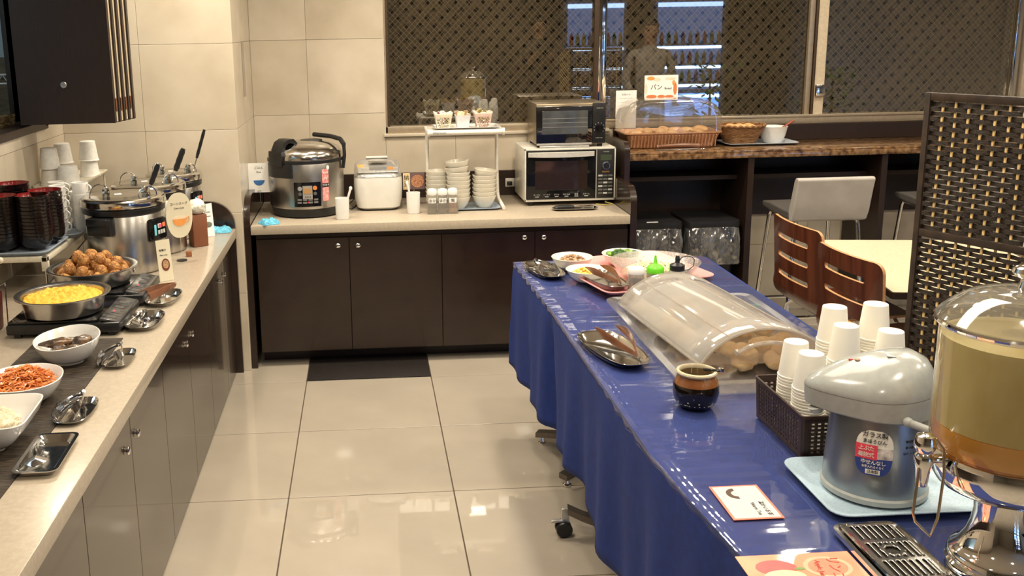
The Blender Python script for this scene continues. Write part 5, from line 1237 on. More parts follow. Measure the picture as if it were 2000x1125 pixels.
# --- dressing bottles
def bottle(x, y, label, capm, bodyc, h_, R_, kind):
    r = root('dressing_bottle', label, 'bottle', (x, y, ZT+.0004))
    b = B(); b.lathe([(R_*.9,0),(R_,.004),(R_,h_*.80),(R_*.92,h_*.90),(R_*.8,h_*.96),(R_*.8,h_)], 32); ob('bottle_body', b, thin('cloudy_bottle', (.80,.78,.74), f0=.07, rough=.12, haze=.45, hazecol=(.62,.60,.55)), r)
    b = B(); b.lathe([(R_*.88,.004),(R_*.90,h_*.62),(.0001,h_*.63)], 28); ob('dressing', b, M('dressing_'+kind, bodyc, .4), r)
    if kind == 'white':
        b = B(); b.lathe([(R_*1.03,h_*.86),(R_*1.05,h_*.88),(R_*1.05,h_+.004),(R_*.95,h_+.008),(R_*.3,h_+.009),(.0001,h_+.009)], 32); ob('cap', b, capm, r)
        b = B(); b.tube([(0,0,h_),(.003,0,h_+.012),(.009,.002,h_+.038)], [.004,.0035,.0035], 8); ob('nozzle', b, capm, r)
    elif kind == 'green':
        b = B(); b.lathe([(R_*1.02,h_-.012),(R_*1.02,h_+.004),(R_*.8,h_+.012),(.010,h_+.018),(.007,h_+.022),(.0035,h_+.050),(.0001,h_+.050)], 32); ob('cap', b, capm, r)
    else:
        b = B(); b.lathe([(R_*.80,h_-.004),(R_*.82,h_+.016),(R_*.6,h_+.020),(.009,h_+.024),(.007,h_+.034),(.009,h_+.036),(.006,h_+.048),(.0001,h_+.048)], 28); ob('cap', b, capm, r)
        b = B(); b.tube([(.008+.026*(1-math.cos(t)), 0, h_+.030+.016*math.sin(t)) for t in [PI*i/10 for i in range(11)]]+[(.058,0,h_+.010),(.040,0,h_-.004),(.024,0,h_-.004)], .0015, 6); ob('cap_strap', b, capm, r)
bottle(.925, 3.262, 'dressing bottle with a white cap and nozzle, left of three bottles', white(), (.10,.075,.065), .095, .0275, 'white')
bottle(1.012, 3.330, 'dressing bottle with a bright green pointed cap, middle of three bottles', M('green_cap', (.13,.55,.02), .35), (.45,.30,.16), .078, .030, 'green')
bottle(1.078, 3.290, 'dressing bottle with a black cap and strap, right of three bottles', dark(), (.55,.50,.40), .085, .032, 'black')
# --- food case with hinged clear dome
fc = root('food_case', 'large clear half round food case with cloudy lid on the blue table', 'display case', (1.020, 2.700, ZT))
fclr = thin('case_plastic', (.93,.93,.92), f0=.08, rough=.05, haze=.10, hazecol=(.70,.68,.64))
fhaz = thin('case_lid_plastic', (.90,.88,.84), f0=.10, rough=.05, haze=.52, hazecol=(.70,.68,.66), hzn=(5,.10))
W2, L2 = .240, .405
b = B(); b.rings([rr(2*W2-.06,2*L2-.06,.03,0), rr(2*W2-.03,2*L2-.03,.035,.038), rr(2*W2+.01,2*L2+.01,.04,.040), rr(2*W2+.01,2*L2+.01,.04,.044), rr(2*W2-.035,2*L2-.035,.035,.043), rr(2*W2-.066,2*L2-.066,.03,.003)], True, True); ob('base_tray', b, fclr, fc)
def arc(y, n=28):
    a0 = .39; P = []
    for i in range(n+1):
        t = a0+(PI-2*a0)*i/n; P.append((-.192*math.cos(t)-.067*y+.003, y, -.014+.157*math.sin(t)-.018*(y+.283)/.668))
    return P
YN, YF = -.283, .385
b = B(); b.rings([arc(YN+(YF-YN)*k/6) for k in range(7)], False, False, closed=False); lid = ob('domed_lid', b, fhaz, fc, ang=60); md = lid.modifiers.new('s','SOLIDIFY'); md.thickness = .003
b = B(); b.f([b.bm.verts.new(p) for p in arc(YF-.002)]); ob('end_wall', b, fhaz, fc, smooth=False)
b = B(); b.f([b.bm.verts.new(p) for p in arc(YN+.002)]); ob('end_wall', b, thin('case_end_plastic', (.90,.86,.80), f0=.08, rough=.05, haze=.40, hazecol=(.74,.56,.36), hzn=(14,.2)), fc, smooth=False)
cedge = thin('case_edge', (.85,.83,.80), f0=.14, rough=.08, haze=.35, hazecol=(.80,.74,.66))
b = B(); b.tube(arc(YN-.001), .0035, 6); ob('lid_rim', b, cedge, lid); b = B(); b.tube(arc(YF+.001), .0035, 6); ob('lid_rim', b, cedge, lid)
for i_ in (0, -1): b = B(); b.tube([arc(YN)[i_], arc(YF)[i_]], .004, 6); ob('hinge_rail', b, cedge, lid)
for xq in (-.10,.02,.12):
    zz = -.014+.157*math.sqrt(1-(xq/.192)**2); b = B(); b.tube([(xq-.067*YN+.003,YN,zz+.001),(xq-.067*YF+.003,YF,zz-.017)], .0018, 5); ob('moulded_rib', b, MC['case_edge'], lid)
b = B(); hp = []
for i in range(15):
    t = .75+1.45*i/14; hp.append((-.115*math.cos(t)+.022, YN-.014, .030+.078*math.sin(t)))
b.tube(hp, .006, 8); b2 = B(); ob('handle', b, MC['case_edge'], lid)
for q in (hp[0], hp[-1]): b = B(); b.blob((q[0],YN-.008,q[2]), .010, 2, 0); ob('handle_knob', b, MC['case_edge'], lid)
random.seed(21)
for i in range(60):
    col_ = ('pale','brown')[i % 2 if i < 40 else 1]
    yy = random.uniform(-.24,.34); xx = random.uniform(-.135,.135)-.067*yy; 
    if yy < -.05: col_ = 'brown'
    elif yy > .05: col_ = 'pale'
    lay_ = i//34; zz = .024+lay_*.028+random.uniform(0,.006)
    sc_ = random.uniform(.025,.030)
    b = B(); b.blob((0,0,0), sc_, 3, .22, (1.2,.95,.68), 1.8, i)
    o = ob('steamed_roll', b, M('roll_pale', (.62,.50,.30), .6, var=(20,.3), col2=(.74,.64,.44)) if col_ == 'pale' else M('roll_brown', (.58,.36,.17), .6, var=(24,.5), col2=(.80,.62,.38)), None, (1.02+xx, 2.70+yy, ZT+zz), (random.uniform(-.3,.3),random.uniform(-.3,.3),random.uniform(0,3)), ang=80)
    tag(o, 'pale roll in the far half of the clear food case' if col_ == 'pale' else 'brown fried roll in the near half of the clear food case', 'roll', 'rolls in the clear food case')
# --- ceramic jar
jr = root('ceramic_jar', 'round black and brown glazed jar with cream rim in front of the clear dome', 'jar', (.800, 2.262, ZT))
b = B(); b.lathe([(.036,0),(.040,.002),(.052,.018),(.0565,.040),(.0555,.056),(.0535,.0615)], 48); ob('dark_glaze', b, M('black_glaze', (.006,.004,.003), .08, coat=.6), jr)
b = B(); b.lathe([(.0537,.061),(.051,.070),(.045,.080),(.0435,.084)], 48, c0=False, c1=False); ob('brown_glaze', b, M('brown_glaze', (.17,.055,.018), .10, var=(14,.5), col2=(.34,.14,.05), coat=.6), jr)
b = B(); b.lathe([(.0435,.083),(.0485,.086),(.0500,.0895),(.0485,.093),(.0425,.094),(.0400,.090),(.0405,.084)], 48, c0=False, c1=False); ob('rim', b, M('cream_glaze', (.56,.48,.33), .15, coat=.5), jr)
b = B(); b.lathe([(.0405,.088),(.043,.07),(.046,.045),(.040,.014),(.0001,.010)], 40, c0=False, c1=False); ob('inside', b, M('jar_inside', (.22,.14,.06), .2, coat=.4), jr)
b = B(); b.lathe([(.043,.046),(.0001,.047)], 32, c0=False); ob('contents', b, M('jar_sauce', (.32,.20,.09), .3, var=(60,.5)), jr)
for i in range(14):
    t = PI+PI*i/13; b = B(); b.lathe([(.0016,0),(.0001,.0008)], 8); ob('glaze_dot', b, M('cream_glaze', (0,0,0)), jr, (.0490*math.cos(t),.0490*math.sin(t),.014), (PI/2,0,t+PI/2))
sp_ = root('jar_spoon', 'black handled spoon resting across the rim of the glazed jar', 'spoon', (.822, 2.250, ZT+.096))
b = B(); b.box(-.010,.030,-.006,.006,-.001,.003, bev=.001, mt=Matrix.Rotation(.12,4,'Y')); ob('handle', b, blackg(), sp_); b = B(); b.box(.030,.040,-.006,.006,-.005,.005, bev=.001); ob('steel_end', b, chrome(), sp_)
# --- paper cup stacks in a perforated basket
pbM = M('dark_brown_basket', (.030,.014,.010), .42, var=(30,.2))
pbk = root('cup_basket', 'dark brown perforated basket holding stacks of white paper cups', 'basket', (1.062, 2.055, ZT), 0)
BW, BD, BH = .145, .128, .100
def perf(side, nx_, nz_, half, off, slope):
    b = B(); V = {}
    for j in range(nz_+1):
        z_ = BH*j/nz_; g = slope*j/nz_
        for i in range(nx_+1):
            u = (-1+2*i/nx_)*(half+g); V[i,j] = (u, off+g, z_)
    W_ = {k: b.bm.verts.new((v[0], -v[1], v[2])) for k, v in V.items()}
    for j in range(nz_):
        for i in range(nx_):
            if j % 2 == 1 and i % 2 == 1 and 1 < j < nz_-3 and 2 < i < nx_-3: continue
            b.f((W_[i,j], W_[i+1,j], W_[i+1,j+1], W_[i,j+1]))
    b.bm.transform(Matrix.Rotation(side*PI/2, 4, 'Z'))
    o = ob('basket_side', b, pbM, pbk, ang=30); md = o.modifiers.new('s','SOLIDIFY'); md.thickness = .0018
perf(0, 41, 21, BW-.005, BD-.005, .005); perf(2, 41, 21, BW-.005, BD-.005, .005); perf(1, 37, 21, BD-.005, BW-.005, .005); perf(3, 37, 21, BD-.005, BW-.005, .005)
b = B(); b.box(-BW+.012,BW-.012,-BD+.012,BD-.012,0,.002); ob('basket_floor', b, pbM, pbk, smooth=False)
b = B(); b.rings([rr(2*BW-.004,2*BD-.004,.006,BH-.004), rr(2*BW+.006,2*BD+.006,.010,BH-.004), rr(2*BW+.006,2*BD+.006,.010,BH+.003), rr(2*BW-.004,2*BD-.004,.006,BH+.003), rr(2*BW-.004,2*BD-.004,.006,BH-.004)], False, False); ob('basket_rim', b, pbM, pbk)
cupM = M('paper_cup_white', (.80,.77,.69), .6, var=(8,.02))
b = B(); b.lathe([(.0001,.0805),(.0240,.0805),(.0252,.0818),(.0262,.0815),(.0270,.079),(.0348,.004),(.0365,.0032),(.0365,.0),(.0340,0),(.0256,.078),(.0001,.0785)], 32, c0=False, c1=False); cme = b.mesh('paper_cup', cupM)
for (x, y, top, nm) in ((.965,2.085,.945,'the front left stack'),(.962,2.000,.946,'the nearest stack'),(1.075,2.135,1.009,'the rear middle stack'),(1.062,2.052,.990,'the middle stack'),(1.165,2.120,1.017,'the tall rear right stack'),(1.158,2.035,.979,'the right stack behind the urn')):
    n_ = int(round((top-.0815-(ZT+.003))/.0068)); 
    for k in range(n_+1):
        z_ = top-.0815-(n_-k)*.0068
        o = link('paper_cup', cme, None, (x+random.uniform(-.0006,.0006), y+random.uniform(-.0006,.0006), z_))
        tag(o, 'upturned white paper cup, %s of %s' % (ordn(k, n_+1), nm), 'paper cup', 'paper cups in the brown basket')
# --- urn tray and vacuum urn
o = link('serving_tray', tray_mesh('tray', .335, .262, .012, .03, M('light_blue_tray', (.42,.55,.66), .35, var=(300,.12)), flare=.018), None, (1.035, 1.790, ZT), (0,0,0.0)); tag(o, 'light blue tray under the grey vacuum urn', 'tray')
ur = root('vacuum_urn', 'grey push top vacuum urn with a round sales sticker on a light blue tray', 'vacuum flask', (1.008, 1.790, ZT+.004), -.30)
um = M('urn_grey_metal', (.24,.26,.27), .30, .8, var=(5,.10), stretch=(1,1,.1)); ul = M('urn_lid_grey', (.36,.375,.365), .20, coat=.5); ub = M('urn_band', (.36,.37,.355), .35)
b = B(); b.lathe([(.092,0),(.100,.004),(.101,.014),(.098,.018)], 56); ob('base_ring', b, ub, ur)
b = B(); b.lathe([(.0975,.017),(.0975,.030),(.0900,.172),(.0895,.180)], 56); ob('body', b, um, ur)
def lidring(s, z, dz=0):
    P = []
    for i in range(56):
        t = 2*PI*i/56; c, sn = math.cos(t), math.sin(t)
        R_ = .098+.0*c; ext = .045*max(0, -c)**3.0; P.append(((R_+ext)*c*s, .098*sn*s*(1-.12*max(0,-c)**2), z+dz*(c if c > 0 else c*.6)))
    return P
b = B(); b.rings([lidring(.93,.172), lidring(.985,.176), lidring(1.0,.196,.004), lidring(1.005,.214,.008)]); ob('lid_band', b, ub, ur)
b = B(); b.rings([lidring(1.005,.2150,.008), lidring(1.01,.220,.009), lidring(.955,.238,.017), lidring(.80,.257,.022), lidring(.55,.275,.017), lidring(.25,.286,.006), lidring(.05,.289)]); ul_ = ob('lid', b, ul, ur)
b = B(); b.blob((-.050,-.015,.273), .0065, 2, 0, (1,1,.5)); ob('lock_button', b, M('beige_button', (.40,.28,.20), .4), ul_); b = B(); b.box(-.066,-.056,-.012,-.008,.269,.272); ob('red_mark', b, M('print_red', (0,0,0)), ul_, smooth=False)
b = B(); b.box(-.018,.022,-.018,.012,0,.0012, mt=Matrix.Translation((.018,-.012,.2865)) @ Matrix.Rotation(.04,4,'Y')); ob('instruction_label', b, M('label_grey_white', (.62,.62,.60), .5, var=(260,.5)), ul_, smooth=False)
b = B(); b.tube([(.112,-.006,.222),(.124,0,.205),(.126,0,.165)], .010, 8); ob('hinge', b, ub, ur)
b = B(); pts = []
for i in range(13): t = -1.1+1.45*i/12; pts.append((.030+.155*(i/12)**.9*.72, -.101-.028*math.sin(PI*i/12), .183-.020*i/12))
b.tube(pts, .0075, 10); b.blob(pts[0], .010, 2, 0); ob('carry_handle', b, ub, ur)
b = B(); b.tube([(-.122,-.02,.172),(-.118,-.02,.160)], [.016,.010], 12); ob('spout', b, ub, ur)
# sticker: arched white, red and blue
def curved(pts, R0, nm, mt_, par, a_c):
    """flat outline (u = arc length, v = height) wrapped on the urn cone"""
    b = B(); vs0, vs1 = [], []
    for (u, v) in pts:
        Rv = R0-(v-.03)*(.0075/.142); a = math.radians(a_c)+u/Rv
        vs0.append(b.bm.verts.new((Rv*math.cos(a), Rv*math.sin(a), v)))
    b.f(vs0); return ob(nm, b, mt_, par, smooth=False)
AC = -104
def outl(v0, v1, n=14):
    """slice of the sticker shape between heights v0..v1"""
    def hw(v):
        c = .112; 
        if v > c: return .034*max(0, 1-((v-c)/.045)**3.2)**.42
        return .034*max(0, 1-((c-v)/.048)**3.2)**.42
    L_ = [(-hw(v0+(v1-v0)*i/n), v0+(v1-v0)*i/n) for i in range(n+1)]; R2_ = [(hw(v0+(v1-v0)*i/n), v0+(v1-v0)*i/n) for i in range(n, -1, -1)]
    return L_+R2_
def strips(v0, v1, R0, mt_, nm, uclip=None):
    pts_all = outl(v0, v1); n = len(pts_all)//2; b = B()
    for i in range(n-1):
        l0, l1 = pts_all[i], pts_all[i+1]; r0_, r1_ = pts_all[-1-i], pts_all[-2-i]
        for k in range(8):
            def at(a_, b_, t, u0=None):
                u = a_[0]+(b_[0]-a_[0])*t
                if uclip: u = min(max(u, uclip[0]), uclip[1])
                v = a_[1]; Rv = R0-(v-.03)*(.0075/.142); an = math.radians(AC)+u/Rv; return (Rv*math.cos(an), Rv*math.sin(an), v)
            q = [at(l0, r0_, k/8), at(l0, r0_, (k+1)/8), at(l1, r1_, (k+1)/8), at(l1, r1_, k/8)]
            if (Vector(q[0])-Vector(q[1])).length > 1e-6: b.f([b.bm.verts.new(p) for p in q])
    return ob(nm, b, mt_, par_, smooth=False)
par_ = ur
stk = strips(.066, .156, .0984, M('sticker_white', (.78,.76,.68), .4), 'sales_sticker'); par_ = stk
strips(.066, .100, .0988, M('sticker_blue', (.025,.05,.22), .4), 'blue_field'); strips(.098, .127, .0989, M('sticker_red', (.75,.06,.10), .4), 'red_field', (-.034,.006)); strips(.100, .122, .0987, M('sticker_photo', (.50,.45,.42), .5, var=(60,.5)), 'photo_field', (.006,.034))
def utext(s, size, u, v, mt_, R0=.0993, bold=0):
    Rv = R0-(v-.03)*(.0075/.142)
    tot = len(s)*size*.92
    for i, ch in enumerate(s):
        uu = u+(-tot/2+(i+.5)*size*.92); a = math.radians(AC)+uu/Rv
        text(ch, size, mt_, stk, (Rv*math.cos(a), Rv*math.sin(a), v), (PI/2-.05, 0, a+PI/2), name='letter')
utext('ガラス製', .0125, 0, .147, inkM()); utext('まほうびん', .0095, 0, .134, inkM())
utext('上ぶた', .0105, -.014, .119, M('sticker_white', (0,0,0))); utext('着脱式', .0105, -.014, .106, MC['sticker_white'])
utext('中せんなし', .0098, 0, .092, MC['sticker_white']); utext('お手入れらくらく', .0055, 0, .083, MC['sticker_white'])
par_ = stk; 
b = B(); a = math.radians(AC); b.box(-.013,.013,-.0045,.0045,0,.0006); ob('white_tab', b, MC['sticker_white'], stk, ((.0985-.0025)*math.cos(a), (.0985-.0025)*math.sin(a), .0735), (PI/2-.05,0,a+PI/2), smooth=False); utext('日本製', .0078, 0, .0735, inkM(), .0992)
b = None
for j, s in enumerate(('真空断熱','あつあつ','2.2リットル')):
    Rv = .0982-(.13-.03)*(.0075/.142); a = math.radians(AC+42); text(s, .0060, inkM(), ur, (Rv*math.cos(a), Rv*math.sin(a), .137-.012*j), (PI/2-.05,0,a+PI/2))
# --- beverage dispenser
dp = root('drink_dispenser', 'clear drink dispenser of amber tea on a polished chrome pedestal', 'drink dispenser', (1.050, 1.462, ZT), 0); dp.scale = (.95,.95,1)
b = B(); b.lathe([(.0001,0),(.078,0),(.082,.006),(.082,.012),(.079,.016),(.082,.020),(.082,.026),(.078,.030),(.081,.034),(.080,.042),(.076,.048),(.070,.052),(.064,.058),(.060,.064),(.052,.078),(.046,.098),(.0435,.122),(.046,.145),(.060,.156),(.092,.163),(.110,.172),(.121,.190),(.123,.226),(.121,.230),(.0001,.229)], 72, c0=False, c1=False); ob('pedestal', b, chrome(), dp)
tankM = thin('tank_acrylic', (.95,.93,.86), f0=.07, rough=.04, haze=.10, hazecol=(.70,.62,.38))
b = B(); b.lathe([(.105,.229),(.121,.232),(.126,.246),(.127,.262),(.1265,.44),(.128,.446)], 72, c1=False); ob('tank', b, tankM, dp)
def liq(name, col, haze, tint):
    return thin(name, tint, f0=.02, rough=.2, haze=haze, hazecol=col, hzn=(18,.08))
b = B(); b.lathe([(.100,.232),(.119,.235),(.123,.248),(.1235,.277),(.0001,.278)], 64); ob('clear_tea', b, liq('tea_amber', (.95,.58,.08), .68, (.95,.66,.18)), dp)
b = B(); b.lathe([(.0001,.2785),(.1235,.2785),(.1230,.425),(.0001,.427)], 64, c0=False, c1=False); ob('cloudy_tea', b, M('tea_cloudy', (.38,.285,.09), .35, var=(7,.35), col2=(.56,.48,.25), stretch=(1,1,.5), coat=.2), dp)
b = B(); b.lathe([(.1305,.442),(.1335,.446),(.1335,.456),(.128,.462),(.110,.478),(.085,.494),(.050,.504),(.016,.508),(.0001,.508)], 72, c0=False, c1=False); ob('lid', b, thin('clear_lid_plastic', (.90,.90,.88), f0=.22, rough=.05, haze=.30, hazecol=(.42,.41,.36)), dp)
b = B(); b.tube([(.1335*math.cos(t), .1335*math.sin(t), .450) for t in [2*PI*i/64 for i in range(64)]], .004, 6, closed=True); ob('lid_ring', b, chrome(), dp)
b = B(); b.lathe([(.015,.506),(.012,.514),(.011,.522),(.022,.528),(.026,.534),(.024,.541),(.014,.546),(.0001,.547)], 32); ob('lid_knob', b, chrome(), dp)
fct = B(); fct.tube([(-.112,-.012,.225),(-.150,-.014,.226)], .008, 12); fo = ob('tap_pipe', fct, chrome(), dp)
b = B(); b.tube([(-.126,-.012,.2255),(-.133,-.0125,.2255)], .015, 14); ob('lock_nut', b, chrome(), fo)
b = B(); b.lathe([(.0085,-.052),(.0095,-.050),(.0125,-.020),(.0165,-.004),(.0150,.002),(.012,.006),(.017,.014),(.019,.024),(.015,.036),(.006,.040),(.0001,.040)], 28, c=(-.160,-.014,.232)); ob('tap_body', b, chrome(), fo)
b = B(); b.tube([(-.160,-.014,.262),(-.146,-.022,.264),(-.137,-.030,.250),(-.134,-.034,.21),(-.138,-.035,.13),(-.148,-.034,.098),(-.176,-.032,.125),(-.180,-.030,.140),(-.170,-.020,.215)], .0024, 8); ob('lever_wire', b, M('brass_wire', (.55,.45,.30), .25, .9), fo)
# --- drip tray
dtr = root('drip_tray', 'polished steel drip tray with slotted grille under the dispenser tap', 'drip tray', (.9075, 1.530, ZT), 0)
b = B(); w_, d_ = .128, .215
b.rings([rr(w_-.02,d_-.02,.02,0), rr(w_,d_,.024,.004), rr(w_,d_,.024,.012), rr(w_-.014,d_-.014,.02,.013), rr(w_-.022,d_-.022,.018,.006)], True, True); ob('tray_body', b, steel(), dtr)
b = B(); V = {}
gw, gd = .104, .185; nxg, nyg = 26, 43
def gz(x, y): return .0175
def slot(x, y):
    if (x/.012)**2+((y-.0)/.011)**2 < 1: return True
    for cy3 in (-.062,-.0,.062):
        if abs(y-cy3) < .024:
            if (x/.022)**2+(y/.020)**2 < 1: return False
            k = (x+.075)/.0115; fr_ = k-math.floor(k)
            return abs(x) < .044 and .22 < fr_ < .78
    return False
for j in range(nyg+1):
    for i in range(nxg*2+1): V[i,j] = (-gw/2+gw*i/(nxg*2), -gd/2+gd*j/nyg)
W_ = {}
def vv(k):
    if k not in W_: W_[k] = b.bm.verts.new((V[k][0], V[k][1], gz(*V[k])))
    return W_[k]
for j in range(nyg):
    for i in range(nxg*2):
        cx3, cy3 = -gw/2+gw*(i+.5)/(nxg*2), -gd/2+gd*(j+.5)/nyg
        if slot(cx3, cy3): continue
        b.f((vv((i,j)), vv((i+1,j)), vv((i+1,j+1)), vv((i,j+1))))
go = ob('slotted_grille', b, M('grille_steel', (.50,.48,.44), .22, 1, var=(20,.1)), dtr, ang=30); md = go.modifiers.new('s','SOLIDIFY'); md.thickness = .0018
b = B(); b.tube([(x,y,.0175) for x,y,_ in rr(gw,gd,.016,0,6)], .0030, 6, closed=True); ob('grille_rim', b, chrome(), dtr)
b = B(); b.box(-gw/2,gw/2,-gd/2,gd/2,.0125,.0132); ob('well', b, M('dark_well', (.03,.025,.02), .4), dtr, smooth=False)
# --- cards on the table
def flatcard(name, x, y, w_, d_, rz, label, mt_, border=None):
    r = root(name, label, 'sign', (x, y, ZT-.0005), rz)
    b = B(); b.box(-w_/2,w_/2,-d_/2,d_/2,0,.0010); c = ob('card', b, border or mt_, r, smooth=False)
    if border: b = B(); b.box(-w_/2+.005,w_/2-.005,-d_/2+.005,d_/2-.005,.0010,.0013); ob('card_face', b, mt_, c, smooth=False)
    return r, c
pinkb = M('print_coral', (.78,.20,.13), .5)
r, c = flatcard('tea_card', .732, 1.758, .100, .140, 0, 'small white card with a coral border and a bowl drawing, before the light blue tray', M('card_grey_white', (.60,.60,.58), .35, coat=.6), pinkb)
c.parent = r
def ftext(s, size, x, y, mt_, par, rz=-PI/2): return text(s, size, mt_, par, (x, y, .0014), (0,0,rz))
ftext('温かいお茶', .0115, .028, -.030, inkM(), c); ftext('Warm Tea', .0115, .010, -.030, inkM(), c)
b = B(); n = 14; pts = [(.020*math.sin(t)-.006, .034+.022*math.cos(t)) for t in [PI+PI*i/n-PI*.0 for i in range(n+1)]]; pts += [(.010*math.sin(t)-.006, .034+.012*math.cos(t)) for t in [2*PI-PI*i/n for i in range(n+1)]]
b.prism(pts, .0014, .0018); ob('bowl_drawing', b, M('print_brown', (.07,.035,.02), .5), c, smooth=False)
# lay cards: local x is the reader's up direction
r, c = flatcard('juice_card', .738, 1.482, .205, .155, 0, 'coral pink card with a red apple drawing at the near edge of the blue table', M('card_coral', (.80,.32,.20), .4, var=(9,.15), coat=.5))
def fdisc(x, y, rx, ry, z, mt_, name='print'):
    b = B(); b.prism([(x+rx*math.cos(2*PI*i/28), y+ry*math.sin(2*PI*i/28)) for i in range(28)], .0008+z, .0012+z); return ob(name, b, mt_, c, smooth=False)
fdisc(-.045,.035,.036,.024,.0002,M('print_apple_red', (.55,.12,.12), .5)); fdisc(-.040,.006,.036,.020,.0004,M('print_apple_flesh', (.80,.68,.38), .5)); fdisc(-.006,.028,.010,.004,.0005,M('print_leaf', (.20,.30,.10), .5)); fdisc(.045,.030,.042,.034,.0002,M('print_coral_light', (.82,.42,.28), .5)); fdisc(.045,.030,.034,.027,.0004,M('print_coral_deep', (.80,.25,.16), .5))
text('リンゴ', .026, M('print_dark_red', (.45,.07,.06), .5), c, (.055,.024,.0018), (0,0,-PI/2-.2)); text('Apple Juice', .013, MC['print_dark_red'], c, (.028,.022,.0018), (0,0,-PI/2-.2))
# ================================================================ WOVEN SCREEN
scr_f = M('screen_frame', (.030,.018,.011), .45, var=(30,.3)); cord = M('paper_cord', (.019,.012,.008), .6, var=(120,.5), col2=(.034,.023,.015), bump=(300,.4)); rod = M('natural_rod', (.66,.46,.20), .5, var=(60,.2))
sc = root('folding_screen', 'dark brown woven folding screen with pale rods behind the drink dispenser', 'screen', (1.61, 2.75, 0))
SHh, PW = 1.45, .44
def ribbon(phase):
    b = B(); n = 48; rs = []; x0, x1 = .014, PW-.014; hh = .0062
    for i in range(n+1):
        x = x0+(x1-x0)*i/n; y = .0048*math.cos(PI*(x-x0)/.038+(PI if phase else 0)); e = hh*(.90+.12*abs(math.cos(PI*(x-x0)/.038)))
        rs.append([(x,y-.0008,-e),(x,y-.0008,e),(x,y+.0008,e),(x,y+.0008,-e)])
    b.rings(rs); return b.mesh('woven_strip', cord, True, 50)
rb = [ribbon(0), ribbon(1)]
dirs = [(Vector((.435,-.90,0)).normalized(), Vector((0,0,0)))]
d0 = dirs[0][0]; dirs.append((Vector((.90,.44,0)).normalized(), Vector((0,0,0))))
pos = Vector((0,0,0)); ang0 = math.atan2(d0.y, d0.x)
d1 = Vector((.98,.20,0)).normalized(); starts = [(Vector((0,0,0)), ang0), (d0*(PW+.01), math.atan2(d1.y, d1.x))]
b = B(); b.box(0,.017,-.010,.010,.01,SHh, bev=.002); post_m = b.mesh('frame_post', scr_f); b = B(); b.box(.017,PW-.017,-.009,.009,-.011,.011, bev=.002); rail_m = b.mesh('frame_rail', scr_f)
b = B(); b.box(-.003,.003,-.0025,.0025,.03,SHh-.02); rod_m = b.mesh('rod', rod, False)
for (p0, an) in starts:
    def put(nm, me, x, z): 
        o = link(nm, me, sc, (p0.x+x*math.cos(an), p0.y+x*math.sin(an), z), (0,0,an)); return o
    put('frame_post', post_m, 0, 0); put('frame_post', post_m, PW-.017, 0)
    for z_ in (.03, .52, 1.045, SHh-.011): put('frame_rail', rail_m, 0, z_)
    for i in range(1, int((PW-.03)/.038)+1): put('rod', rod_m, .014+.038*i, 0)
    z_ = .048; k = 0
    while z_ < SHh-.026:
        if min(abs(z_-q) for q in (.52, 1.045)) > .014: put('woven_strip', rb[k % 2], 0, z_)
        z_ += .0137; k += 1
# ================================================================ REFLECTED IN THE WINDOW (behind the camera)
vM = M('vending_body', (.30,.33,.40), .4); vlit = M('vending_header_light', (.5,.6,.8), .5, emit=((.42,.62,1.0), 5.0)); vin2 = M('vending_back', (.10,.13,.20), .5, emit=((.25,.40,.85), .7)); vst = M('vending_strip_light', (.8,.9,1), .5, emit=((.55,.78,1.0), 11.0))
def vending(x0, x1, label):
    r = root('vending_machine', label, 'vending machine', ((x0+x1)/2, -3.1, 0)); W_ = (x1-x0)/2+.06
    b = B(); b.box(-W_,W_,-.75,-.02,0,2.08); ob('cabinet', b, vM, r, smooth=False)
    w_ = (x1-x0)/2; b = B(); b.box(-w_,w_,-.02,-.012,.70,1.93); ob('lit_back', b, vin2, r, smooth=False)
    b = B(); b.box(-w_,w_,-.012,.0,1.86,1.92); ob('header_light', b, vlit, r, smooth=False)
    cols = [(.45,.04,.03),(.05,.25,.06),(.6,.5,.1),(.03,.06,.4),(.5,.5,.5),(.3,.12,.02)]
    b = B(); b.box(-w_,w_,-.02,-.012,.12,.64); ob('lower_glow_panel', b, M('vending_lower_glow', (.2,.3,.5), .4, emit=((.16,.36,1.0), 5.0)), r, smooth=False)  # glow added to an unlit part, for the toaster door to mirror
    for z_ in (.60,.15): b = B(); b.box(-w_,w_,-.012,0,z_-.02,z_+.02); ob('strip_light', b, vst, r, smooth=False)  # bright strips added for the same reflection in the toaster
    for row, z_ in enumerate((1.36,1.08,.82)):
        b = B(); b.box(-w_,w_,-.012,.07,z_-.035,z_-.010); ob('shelf', b, vM, r, smooth=False)
        b = B(); b.box(-w_,w_,-.010,.0,z_-.085,z_-.050); ob('strip_light', b, vst, r, smooth=False)
        for i in range(9):
            b = B(); xx = -w_+.05+i*(2*w_-.1)/8; b.lathe([(.030,0),(.030,.11),(.012,.15),(.012,.17)], 10, c=(xx,.03,z_-.008)); ob('sample_bottle', b, M('bottle_colour_%d' % ((i+row*2) % 6), cols[(i+row*2) % 6], .4), r)
vending(2.90, 3.70, 'tall vending machine with blue white lit shelves, left of two reflected in the window'); vending(4.19, 5.12, 'tall vending machine with blue white lit shelves, right of two reflected in the window')
